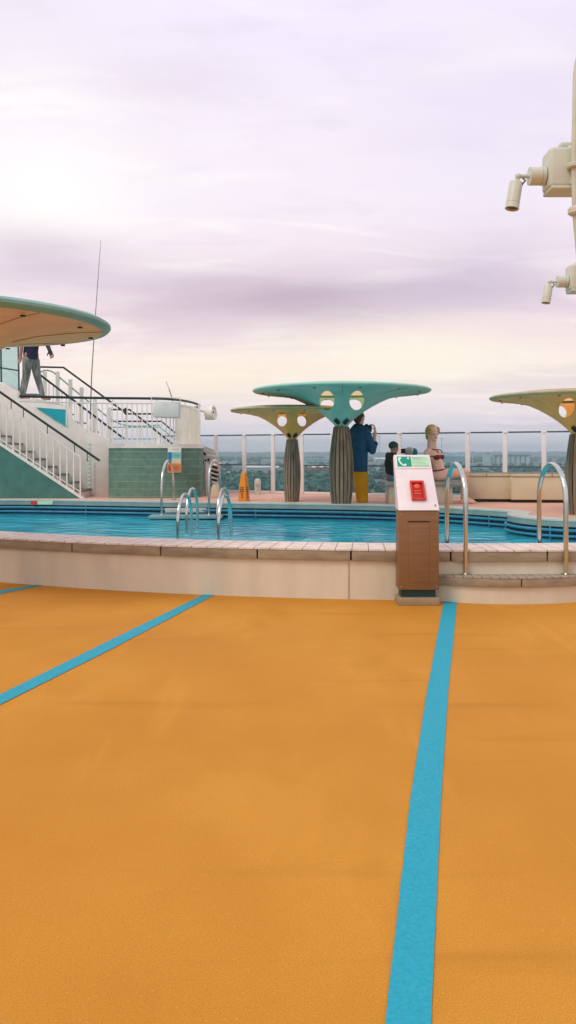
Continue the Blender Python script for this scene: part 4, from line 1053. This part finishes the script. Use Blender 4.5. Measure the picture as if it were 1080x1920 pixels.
# --- seated man in a beanie ---------------------------------------------------------
TY = 15.0
def Tp(px, py, dy=0): return P(px, py, TY)+V((0, dy, 0))
bm_ = thing('person', Tp(735, 903), 'seated man in dark green coat, beanie and jeans on the bench beside the phone pillar', 'person')
b = MB(); hc = Tp(738.5, 839.5); FP, HR = head(b, hc, (.92, .30, -.05), .93, Tp(736, 856), .056)
b.cap(Tp(735, 858), Tp(735, 893), .10, .12)
for sy in (-1, 1):
    b.cap(Tp(733, 863, sy*.15), Tp(736, 882, sy*.2), .05, .042); b.cap(Tp(736, 882, sy*.2), Tp(750, 878, sy*.1), .04, .03); hand(b, Tp(750, 878, sy*.1), (1, -sy*.3, 0), (0, -sy, -.3), .95, 1.0, sy)
    b.cap(Tp(737, 896, sy*.09), Tp(768, 895, sy*.11), .075, .055); b.cap(Tp(768, 895, sy*.11), V((Tp(768, 0).x, TY+sy*.11, DZ+.07)), .055, .04)
    fx = V((Tp(768, 0).x, TY+sy*.11, DZ+.045)); b.cap(fx, fx+V((.17, 0, -.01)), .042, .035)
organic(b, 'body', M['skin2'], bm_, voxel=.011)
b = MB()
R40 = Matrix.Identity(3)
ring_loft(b, [(Tp(735.5, 889), .125, .19), (Tp(735, 880), .135, .20), (Tp(734, 868), .14, .22), (Tp(734, 860), .12, .20), (Tp(735, 853), .085, .10), (Tp(736, 848.5), .07, .075)])
for sy in (-1, 1):
    b.cap(Tp(733, 862, sy*.17), Tp(736, 882, sy*.23), .075, .062); b.cap(Tp(736, 882, sy*.23), Tp(748, 879, sy*.12), .06, .05)
b.cap(Tp(727, 856, -.06), Tp(729, 853, .06), .06, .06)
organic(b, 'coat', M['darkgreen'], bm_, voxel=.013, sm=2)
b = MB(); u_ = HR @ V((0, 0, 1)); f_ = HR @ V((0, 1, 0))
b.ell(hc+u_*.042-f_*.012, (.082, .10, .085), HR, 20, 12); b.lathe([(.088, -.02), (.094, 0), (.088, .022)], hc+u_*.026-f_*.01, 20); organic(b, 'beanie', M['beanie'], bm_, voxel=.010, sm=1)
b = MB()
b.cap(Tp(735, 897, -.08), Tp(735, 897, .08), .098, .098)
for sy in (-1, 1): b.cap(Tp(736, 897, sy*.10), Tp(768, 895, sy*.11), .085, .066); b.cap(Tp(768, 895, sy*.11), V((Tp(768, 0).x, TY+sy*.11, DZ+.09)), .064, .052)
organic(b, 'jeans', M['jeans'], bm_, voxel=.013, sm=2)

# --- person in a two-tone knitted hat, half hidden by the pillar ----------------------
HYd = 15.9
def Hp(px, py, dy=0): return P(px, py, HYd)+V((0, dy, 0))
kp = thing('person', Hp(770, 930), 'person in grey and green knitted hat just showing above the phone pillar', 'person')
b = MB(); hc = Hp(769.5, 851); FP, HR = head(b, hc, (.3, .9, -.15), 1.0, Hp(769, 866), .056)
b.cap(Hp(768, 870), Hp(768, 905), .11, .12)
for sx in (-1, 1):
    b.cap(Hp(768+sx*13, 873), Hp(768+sx*16, 893, .05), .05, .042); b.cap(Hp(768+sx*16, 893, .05), Hp(768+sx*8, 899, .25), .04, .03); hand(b, Hp(768+sx*8, 899, .25), (-sx*.4, .8, 0), (0, 0, -1), .95, .6, sx)
    b.cap(Hp(768+sx*7, 906), Hp(768+sx*7, 904, .40), .075, .055); b.cap(Hp(768+sx*7, 904, .40), V((Hp(768+sx*7, 0).x, HYd+.42, DZ+.07)), .055, .04)
organic(b, 'body', M['skin2'], kp, voxel=.012)
b = MB(); ring_loft(b, [(Hp(768, 906), .19, .14), (Hp(768, 885), .21, .15), (Hp(768, 872), .20, .14), (Hp(768.5, 864), .15, .11), (Hp(769, 857), .10, .09)])
for sx in (-1, 1): b.cap(Hp(768+sx*14, 872), Hp(768+sx*17, 893, .05), .075, .06); b.cap(Hp(768+sx*17, 893, .05), Hp(768+sx*9, 898, .2), .058, .048)
organic(b, 'coat', M['black'], kp, voxel=.014, sm=2)
b = MB(); b.ell(hc+V((-.015, -.01, .045)), (.115, .115, .10)); organic(b, 'hat', M['greyknit'], kp, voxel=.011, sm=1)
b = MB(); b.ell(hc+V((.075, -.02, .03)), (.072, .105, .092)); organic(b, 'hat_panel', M['tealknit'], kp, voxel=.011, sm=1)
b = MB(); c_ = hc+V((-.155, -.02, .06))
for i in range(14):
    a = i*2.4; b.ell(c_+V((.03*math.cos(a), .03*math.sin(a), .035*math.cos(i*1.7))), (.022, .022, .022), None, 8, 6)
organic(b, 'pompom', M['cushb'], kp, voxel=.010, sm=0)
b = MB()
for sx in (-1, 1): b.cap(Hp(768+sx*7, 907), Hp(768+sx*7, 905, .40), .085, .066); b.cap(Hp(768+sx*7, 905, .40), V((Hp(768+sx*7, 0).x, HYd+.42, DZ+.09)), .064, .052)
organic(b, 'trousers', M['jeans'], kp, voxel=.014, sm=2)
st2 = thing('stool', V((Hp(768, 0).x, HYd+.02, DZ)), 'low seat behind the phone pillar under the person in the knitted hat', 'stool')
b = MB(); b.box((Hp(768, 0).x, HYd+.04, DZ+.245), (.42, .40, .04)); b.build('seat', M['benchtop'], st2, bevel=.01)
for sx in (-1, 1):
    for sy in (-1, 1):
        b = MB(); b.box((Hp(768, 0).x+sx*.17, HYd+.04+sy*.16, DZ+.112), (.035, .035, .224)); b.build('leg', M['benchbody'], st2)

# --- walking figure on the upper landing ----------------------------------------------
FY = 18.1
def Fp(px, py, dy=0): return P(px, py, FY)+V((0, dy, 0))
FX = Fp(58, 0).x
fg = thing('person', V((FX, FY, LZ)), 'striding figure in navy top and grey trousers on the upper landing, head behind the sunshade', 'person')
b = MB(); hc = Fp(64, 596); FP, HR = head(b, hc, (.92, -.2, .0), 1.15, Fp(63, 612), .058)
b.cap(Fp(62, 618), Fp(58, 655), .12, .115)
for sx, el, wr in ((1, Fp(82, 636, .12), Fp(92, 657, .05)), (-1, Fp(47, 640, -.2), Fp(42, 668, -.1))):
    b.cap(Fp(64+sx*6, 618, sx*.12), el, .058, .048); b.cap(el, wr, .046, .034); hand(b, wr, (.35, 0, -.9) if sx > 0 else (-.2, 0, -.95), (0, -1, 0), 1.2, .7, sx)
for hip, kn, an_, dy in ((Fp(54, 664), Fp(52, 704), Fp(43, 743), -.06), (Fp(63, 664), Fp(66, 702), Fp(78, 742), .09)):
    o_ = V((0, dy, 0)); b.cap(hip+o_, kn+o_, .09, .06); a_ = V((an_.x, an_.y+dy, LZ+.085)); b.cap(kn+o_, a_, .058, .04)
    b.cap(a_+V((0, 0, -.02)), a_+V((.16, -.01, -.045)), .046, .036)
organic(b, 'body', M['skin2'], fg, voxel=.012)
b = MB()
R40 = Matrix.Rotation(math.radians(10), 3, 'Z')
ring_loft(b, [(Fp(57.5, 674), .165, .15), (Fp(57.5, 660), .17, .15), (Fp(60, 640), .17, .15), (Fp(62, 621), .19, .16), (Fp(63, 613), .10, .09)])
b.cap(Fp(69, 619, .12), Fp(82, 636, .12), .078, .064); b.cap(Fp(57, 620, -.12), Fp(47, 640, -.2), .078, .064); b.cap(Fp(82, 636, .12), Fp(89, 651, .07), .062, .044)
organic(b, 'top', M['navy'], fg, voxel=.014, sm=2)
b = MB(); b.cap(Fp(54, 674, -.04), Fp(62, 674, .05), .11, .11)
for hip, kn, an_, dy, r3 in ((Fp(53, 676), Fp(51, 704), Fp(43, 740), -.06, .075), (Fp(63, 676), Fp(67, 702), Fp(77.5, 740), .09, .055)):
    o_ = V((0, dy, 0)); b.cap(hip+o_, kn+o_, .115, .092); b.cap(kn+o_, V((an_.x, an_.y+dy, LZ+.10)), .09, r3)
organic(b, 'trousers', M['greytrouser'], fg, voxel=.014, sm=2)
b = MB(); hand(b, Fp(92, 656.5, .05), (.35, 0, -.9), (0, -1, 0), 1.32, .7, 1); b.cap(Fp(89, 650, .07), Fp(92, 657, .05), .048, .045); organic(b, 'glove', M['glove'], fg, voxel=.009, sm=1)
b = MB(); b.ell(hc+V((-.02, 0, .035)), (.105, .10, .105)); organic(b, 'hair', M['hair'], fg, voxel=.014)

# ------------------------------------------------------------------ land beyond the ship
GZ = -35.0
def LG(px, py): return G(px, py, GZ)
def ground_mat():
    m = bpy.data.materials.new('harbour_land'); m.use_nodes = True; nt = m.node_tree; N = nt.nodes; L = nt.links; b = N['Principled BSDF']
    b.inputs['Roughness'].default_value = .95; b.inputs['Specular IOR Level'].default_value = .1
    tc = N.new('ShaderNodeTexCoord')
    n1 = N.new('ShaderNodeTexNoise'); n1.inputs['Scale'].default_value = .006; n1.inputs['Detail'].default_value = 6; n1.inputs['Roughness'].default_value = .62
    n2 = N.new('ShaderNodeTexVoronoi'); n2.inputs['Scale'].default_value = .012
    for n in (n1, n2): L.new(tc.outputs['Object'], n.inputs['Vector'])
    rp = N.new('ShaderNodeValToRGB'); cr = rp.color_ramp
    cr.elements[0].position = .34; cr.elements[0].color = (.03, .10, .10, 1); cr.elements[1].position = .70; cr.elements[1].color = (.22, .33, .32, 1)
    e = cr.elements.new(.5); e.color = (.07, .17, .165, 1)
    L.new(n1.outputs['Fac'], rp.inputs['Fac'])
    mx = N.new('ShaderNodeMix'); mx.data_type = 'RGBA'; mx.inputs['Factor'].default_value = .25; L.new(rp.outputs['Color'], mx.inputs[6]); 
    rp2 = N.new('ShaderNodeValToRGB'); rp2.color_ramp.elements[0].color = (.04, .12, .12, 1); rp2.color_ramp.elements[1].color = (.24, .30, .27, 1)
    sx = N.new('ShaderNodeSeparateColor'); L.new(n2.outputs['Color'], sx.inputs[0]); L.new(sx.outputs[0], rp2.inputs['Fac']); L.new(rp2.outputs['Color'], mx.inputs[7])
    L.new(mx.outputs[2], b.inputs['Base Color']); return m
M['land'] = ground_mat()
b = MB(); b.add([V((-7000, -3000, GZ)), V((7000, -3000, GZ)), V((7000, 11000, GZ)), V((-7000, 11000, GZ))], [(0, 1, 2, 3)]); tag(b.build('ground', M['land'], smooth=False), kind='structure')
# wooded hills on the horizon
M['hill'] = mat('hill_wood', (.035, .125, .14), .95, var=.3, scale=.02, spec=.1)
b = MB(); n = 240; vs = []
for j, (Yh, amp, base) in enumerate(((7000, 12, 22), (7600, 16, 36), (8600, 0, -5))):
    for i in range(n+1):
        x = -5600+11200*i/n; h = base+amp*(noise.noise(V((x*.0016, j*3.1, 0)))+.6*noise.noise(V((x*.012, j*9.7, 0)))+.3*noise.noise(V((x*.05, j*5, 3)))); vs.append(V((x, Yh, GZ+h+15)))
for i in range(n+1): vs.append(V((-5600+11200*i/n, 6900, GZ-1)))
fs = [(j*(n+1)+i, j*(n+1)+i+1, (j+1)*(n+1)+i+1, (j+1)*(n+1)+i) for j in range(2) for i in range(n)]+[(3*(n+1)+i, 3*(n+1)+i+1, i+1, i) for i in range(n)]
b.add(vs, fs); tag(b.build('hills', M['hill'], angle=60), kind='structure')
# woodland: irregular leafy clumps
M['wood'] = mat('woodland', (.040, .115, .10), .95, var=.5, scale=.08, spec=.1)
b = MB(); ico = bmesh.new(); bmesh.ops.create_icosphere(ico, subdivisions=2, radius=1); iv = [v.co.copy() for v in ico.verts]; jf = [tuple(v.index for v in f.verts) for f in ico.faces]; ico.free()
def clump(c, r):
    o = rnd.random()*50
    b.add([c+V((v.x*r*1.1, v.y*r*1.1, v.z*r*.85))*(.72+.55*noise.noise(v*2.1+V((o, o, o)))+.25*rnd.random()) for v in iv], jf)
for i in range(1500):
    py = 866+60*rnd.random()**1.1; px = rnd.uniform(330, 1130); p = LG(px, py)
    if noise.noise(V((p.x*.006, p.y*.0035, 7))) < -.12 and py < 905: continue
    r = rnd.uniform(3.5, 7.5); clump(p+V((0, 0, r*.6)), r)
    if rnd.random() < .6: clump(p+V((rnd.uniform(-6, 6), rnd.uniform(-6, 6), r*.4)), r*.7)
for i in range(420):
    py = rnd.uniform(857, 866); px = rnd.uniform(330, 1130); p = LG(px, py); r = rnd.uniform(9, 17); clump(p+V((0, 0, r*.5)), r)
tag(b.build('woodland', M['wood'], angle=20, smooth=False), 'dark green far-off woodland seen through the glass railing', 'woodland', None, 'stuff')
# far-off buildings
M['bw'] = mat('far_white', (.55, .62, .60), .8, var=.08, scale=.1); M['bt'] = mat('far_teal', (.12, .29, .31), .8, var=.08, scale=.05)
M['bs'] = mat('far_silo', (.30, .44, .43), .8, var=.10, scale=.08); M['bb'] = mat('far_brick', (.26, .15, .11), .85, var=.12, scale=.2); M['bg'] = mat('far_grey', (.28, .36, .36), .85, var=.1, scale=.1); M['br'] = mat('far_roof', (.10, .12, .12), .85, var=.1)
def far_box(px0, px1, py_top, py_base, depth, name, label, m_w, m_r, gable=False, group=None, cat='building'):
    a = LG(px0, py_base); c = LG(px1, py_base); Y = a.y; h = (py_base-py_top)/F*Y
    t = thing(name, ((a.x+c.x)/2, Y, GZ), label, cat, group)
    b = MB(); b.span((a.x, Y, GZ), (c.x, Y+depth, GZ+h*(.72 if gable else .96))); b.build('wall', m_w, t, smooth=False)
    b = MB()
    if gable:
        zz = GZ+h*.72; b.prism([V((a.x-1, Y-1, zz)), V((a.x-1, Y+depth+1, zz)), V((a.x-1, Y+depth/2, GZ+h))], (c.x-a.x+2, 0, 0))
    else: b.span((a.x-1, Y-1, GZ+h*.962), (c.x+1, Y+depth+1, GZ+h))
    b.build('roof', m_r, t, smooth=False)
    return t
# silo block
sa, sb = LG(913, 872), LG(997, 872); sY = sa.y; sh = (872-853)/F*sY
si = thing('grain_silo', ((sa.x+sb.x)/2, sY, GZ), 'pale teal row of grain silos with a taller tower, on the horizon', 'silo')
w = (sb.x-sa.x)/9
for i in range(9):
    b = MB(); cx = sa.x+w*(i+.5); b.lathe([(w*.49, 0), (w*.49, sh*.93), (w*.40, sh*.95)], (cx, sY+w, GZ), 16); b.build('silo_cell', M['bs'], si)
b = MB(); b.span((sa.x+w*1.5, sY+w*.4, GZ+sh*.93), (sb.x, sY+w*1.6, GZ+sh*1.06)); b.build('gallery', M['bt'], si)
b = MB(); b.span((sa.x-w*.4, sY, GZ), (sa.x+w*.9, sY+w*2, GZ+sh*1.0)); b.build('tower', M['bs'], si)
b = MB(); b.span((sa.x, sY+.5, GZ+sh*1.0), (sa.x+w*.6, sY+w, GZ+sh*1.18)); b.build('tower_top', M['bt'], si)
far_box(764, 874, 850.5, 870, 120, 'warehouse', 'long dull teal warehouse on the horizon beside the woman on the bench', M['bt'], M['bt'], True)
far_box(705, 762, 858, 869, 90, 'warehouse', 'long pale grey warehouse between the camera man and the phone pillar', M['bg'], M['bw'], True)
far_box(573, 640, 859.5, 866, 120, 'warehouse', 'long white-roofed warehouse just left of the teal sunshade column', M['bt'], M['bw'], False)
far_box(490, 531, 862, 869, 90, 'warehouse', 'white-roofed warehouse above the vent post', M['bg'], M['bw'], False)
far_box(462, 522, 872, 888, 60, 'warehouse', 'large pale grey shed roof behind the orange cone', M['bg'], M['bw'], True)
# row of gabled brick sheds
for i in range(9):
    x0 = 577+i*7.2; far_box(x0, x0+6.6, 873-i*.25+.6*(i % 2), 886-i*.3, 22, 'gabled_shed', 'small reddish gabled shed in a row beyond the railing, beside the teal sunshade column', M['bb'], M['bw'] if i % 2 else M['bb'], True, 'row of gabled sheds beyond the railing')
kinds = [('white', M['bw'], M['bw']), ('grey', M['bg'], M['br']), ('teal', M['bt'], M['bw']), ('brown', M['bb'], M['br'])]
for i in range(64):
    if i < 40: px = rnd.uniform(385, 540); py = rnd.uniform(868, 912)
    else: px = rnd.uniform(560, 1060); py = rnd.uniform(868, 900)
    nm, a_, c_ = kinds[rnd.choice([0, 0, 1, 1, 2, 2, 3])]
    w = rnd.uniform(5, 15)*(1 if py < 890 else .9); h = rnd.uniform(2.5, 6)
    far_box(px, px+w, py-h, py, rnd.uniform(14, 30), 'far_house', f'small {nm} harbour building among trees, seen through the glass railing', a_, c_, rnd.random() < .5, f'small {nm} buildings beyond the glass railing')
# light masts
for px, py0, py1, lab in ((828, 870, 822, 'thin lattice mast on the horizon behind the woman on the bench'), (711, 872, 818, 'thin mast on the horizon beside the camera man'), (886, 872, 846, 'thin mast on the horizon next to the grain silos'), (474, 905, 884, 'pale lamp mast on the land behind the orange cone')):
    p = LG(px, py0); h = (py0-py1)/F*p.y; t = thing('mast', p, lab, 'mast')
    b = MB(); r = p.y*.00042; b.tube([p, p+V((0, 0, h))], r, 6); b.build('pole', M['bs'], t)
    b = MB(); b.box(p+V((0, 0, h)), (r*12, r*3, r*2)); b.build('cross_arm', M['bs'], t)

# ------------------------------------------------------------------ haze
HAZE = 0.00015
if HAZE:
    b = MB(); b.span((-7100, -3100, GZ-1.0), (7100, 11100, 130)); hz_ = b.build('haze', None if False else M['white'], smooth=False)
    hm = bpy.data.materials.new('haze_air'); hm.use_nodes = True; nt = hm.node_tree; nt.nodes.remove(nt.nodes['Principled BSDF'])
    pv = nt.nodes.new('ShaderNodeVolumePrincipled'); pv.inputs['Color'].default_value = (.70, .86, .95, 1); pv.inputs['Density'].default_value = HAZE
    nt.links.new(pv.outputs[0], nt.nodes['Material Output'].inputs['Volume'])
    hz_.data.materials.clear(); hz_.data.materials.append(hm); tag(hz_, None, None, None, 'stuff')

# ------------------------------------------------------------------ sky and light
W_ = bpy.data.worlds.new('World'); SC.world = W_; W_.use_nodes = True
nt = W_.node_tree; N = nt.nodes; L = nt.links
bg = N['Background']; bg.inputs['Strength'].default_value = .1
SUN_EL, SUN_AZ = math.radians(50), math.radians(-128)     # azimuth from +Y (view direction), negative = left
sky = N.new('ShaderNodeTexSky'); sky.sky_type = 'NISHITA'; sky.sun_disc = False; sky.sun_elevation = SUN_EL; sky.sun_rotation = SUN_AZ
tc = N.new('ShaderNodeTexCoord'); sep = N.new('ShaderNodeSeparateXYZ'); L.new(tc.outputs['Generated'], sep.inputs[0])
def mth(op, a, c=None, clamp=False):
    n = N.new('ShaderNodeMath'); n.operation = op; n.use_clamp = clamp
    for i, s in enumerate((a, c)):
        if s is None: continue
        if isinstance(s, (int, float)): n.inputs[i].default_value = s
        else: L.new(s, n.inputs[i])
    return n.outputs[0]
def mix(f, a, c, mode='MIX'):
    x = N.new('ShaderNodeMix'); x.data_type = 'RGBA'; x.blend_type = mode
    if isinstance(f, (int, float)): x.inputs['Factor'].default_value = f
    else: L.new(f, x.inputs['Factor'])
    for i, s in ((6, a), (7, c)):
        if isinstance(s, tuple): x.inputs[i].default_value = (*s, 1)
        else: L.new(s, x.inputs[i])
    return x.outputs[2]
el = mth('MAXIMUM', sep.outputs['Z'], 0.0)
rp = N.new('ShaderNodeValToRGB'); cr = rp.color_ramp; cr.interpolation = 'EASE'
stops = [(0.0, srgb(240, 226, 226)), (.03, srgb(232, 223, 231)), (.055, srgb(242, 229, 230)), (.10, srgb(252, 236, 226)), (.15, srgb(240, 220, 224)), (.23, srgb(241, 226, 234)), (.33, srgb(240, 231, 241)), (.5, srgb(236, 228, 244)), (1.0, srgb(226, 222, 242))]
cr.elements[0].position = stops[0][0]; cr.elements[0].color = (*stops[0][1], 1); cr.elements[1].position = 1; cr.elements[1].color = (*stops[-1][1], 1)
for p, c in stops[1:-1]: e = cr.elements.new(p); e.color = (*c, 1)
L.new(el, rp.inputs['Fac'])
# clouds on a flat ceiling: project the direction on a plane
den = mth('ADD', el, .16); pxx = mth('DIVIDE', sep.outputs['X'], den); pyy = mth('DIVIDE', sep.outputs['Y'], den)
cmb = N.new('ShaderNodeCombineXYZ'); L.new(pxx, cmb.inputs[0]); L.new(pyy, cmb.inputs[1])
mp = N.new('ShaderNodeMapping'); mp.inputs['Rotation'].default_value = (0, 0, math.radians(-14)); mp.inputs['Scale'].default_value = (.55, 1.25, 1); mp.inputs['Location'].default_value = (3.3, 1.9, 0); L.new(cmb.outputs[0], mp.inputs['Vector'])
cn1 = N.new('ShaderNodeTexNoise'); cn1.inputs['Scale'].default_value = 1.1; cn1.inputs['Detail'].default_value = 7; cn1.inputs['Roughness'].default_value = .48; cn1.inputs['Distortion'].default_value = .5
cn2 = N.new('ShaderNodeTexNoise'); cn2.inputs['Scale'].default_value = 3.4; cn2.inputs['Detail'].default_value = 6; cn2.inputs['Roughness'].default_value = .5; cn2.inputs['Distortion'].default_value = .8
for n in (cn1, cn2): L.new(mp.outputs[0], n.inputs['Vector'])
def mr(s, a, c, lo=0.0, hi=1.0):
    n = N.new('ShaderNodeMapRange'); n.interpolation_type = 'SMOOTHSTEP'; n.inputs['From Min'].default_value = a; n.inputs['From Max'].default_value = c; n.inputs['To Min'].default_value = lo; n.inputs['To Max'].default_value = hi
    L.new(s, n.inputs['Value']); return n.outputs[0]
col = rp.outputs['Color']
col = mix(mr(cn1.outputs['Fac'], .45, .66, 0, .42), col, srgb(204, 184, 204))
cn3 = N.new('ShaderNodeTexNoise'); cn3.inputs['Scale'].default_value = 6.5; cn3.inputs['Detail'].default_value = 8; cn3.inputs['Roughness'].default_value = .58; cn3.inputs['Distortion'].default_value = .4; L.new(mp.outputs[0], cn3.inputs['Vector'])
col = mix(mr(cn2.outputs['Fac'], .50, .70, 0, .55), col, (1.0, .955, .91))
col = mix(mr(cn3.outputs['Fac'], .50, .75, 0, .16), col, srgb(190, 170, 188))
col = mix(mr(cn3.outputs['Fac'], .50, .28, 0, .16), col, srgb(255, 240, 228))
# broad bright and dark banks of cloud
def lobe(px, py, half_deg, stretch=1.0):
    d = V(((px-CX)/F, 1, (HY-py)/F)).normalized()
    # anisotropic: squared offsets in x and z of the unit direction
    dx = mth('SUBTRACT', sep.outputs['X'], d.x); dz = mth('SUBTRACT', sep.outputs['Z'], d.z); dy = mth('SUBTRACT', sep.outputs['Y'], d.y)
    s2 = 1/(math.radians(half_deg)**2)
    q = mth('ADD', mth('ADD', mth('MULTIPLY', mth('MULTIPLY', dx, dx), s2/stretch**2), mth('MULTIPLY', mth('MULTIPLY', dz, dz), s2)), mth('MULTIPLY', mth('MULTIPLY', dy, dy), s2/stretch**2))
    return mth('POWER', 2.718, mth('MULTIPLY', q, -.8))
def warp(f, k): return mth('MULTIPLY', f, k)
wob = mr(cn1.outputs['Fac'], .25, .75, .55, 1.35)
for (px, py, hd, st, colr, kf) in ((90, 370, 3.4, 1.9, (1.0, .975, .93), .85), (40, 150, 4.5, 1.6, (1.0, .98, .97), .35), (560, 560, 2.2, 3.6, srgb(192, 172, 188), .8), (90, 480, 1.5, 3.2, srgb(202, 184, 200), .6), (330, 590, 1.5, 3.0, srgb(198, 178, 192), .6), (880, 520, 2.4, 2.6, srgb(196, 180, 200), .6), (760, 665, 2.0, 4.5, srgb(255, 244, 222), .9), (360, 705, 1.7, 4.0, srgb(255, 238, 214), .85), (520, 770, 1.0, 5, srgb(250, 228, 216), .5), (940, 250, 5.5, 1.5, srgb(222, 212, 236), .5), (560, 330, 3.5, 2.2, srgb(240, 230, 240), .4), (700, 800, 1.2, 6, srgb(222, 218, 230), .35)):
    f = mth('MULTIPLY', mth('MULTIPLY', lobe(px, py, hd, st), wob), kf, True); col = mix(f, col, colr)
SKYK = 10.0
vm = N.new('ShaderNodeVectorMath'); vm.operation = 'SCALE'; vm.inputs['Scale'].default_value = SKYK; L.new(col, vm.inputs[0])
fin = mix(.03, vm.outputs[0], sky.outputs[0])
L.new(fin, bg.inputs['Color'])

sun = bpy.data.lights.new('Sun', 'SUN'); sun.energy = 1.2; sun.angle = math.radians(22); sun.color = (1.0, .90, .74)
so = bpy.data.objects.new('sun_light', sun); COL.objects.link(so)
dirv = V((math.sin(SUN_AZ)*math.cos(SUN_EL), math.cos(SUN_AZ)*math.cos(SUN_EL), math.sin(SUN_EL)))
so.rotation_euler = (-dirv).to_track_quat('-Z', 'Y').to_euler(); so.location = (0, 0, 30)

cam = bpy.data.cameras.new('Camera'); co = bpy.data.objects.new('camera_view', cam); COL.objects.link(co); SC.camera = co
co.location = (0, 0, EYE); co.rotation_euler = (math.pi/2, 0, 0)
cam.sensor_fit = 'VERTICAL'; cam.sensor_height = 36; cam.lens = F/1920*36; cam.shift_y = -(960-HY)/1920; cam.clip_start = .05; cam.clip_end = 20000
vs_ = SC.view_settings; vs_.view_transform = 'Standard'; vs_.look = 'None'; vs_.exposure = 0.2; vs_.gamma = 1.0
SC.cycles.max_bounces = 8; SC.cycles.transparent_max_bounces = 12; SC.cycles.volume_bounces = 0
SC.cycles.use_denoising = True
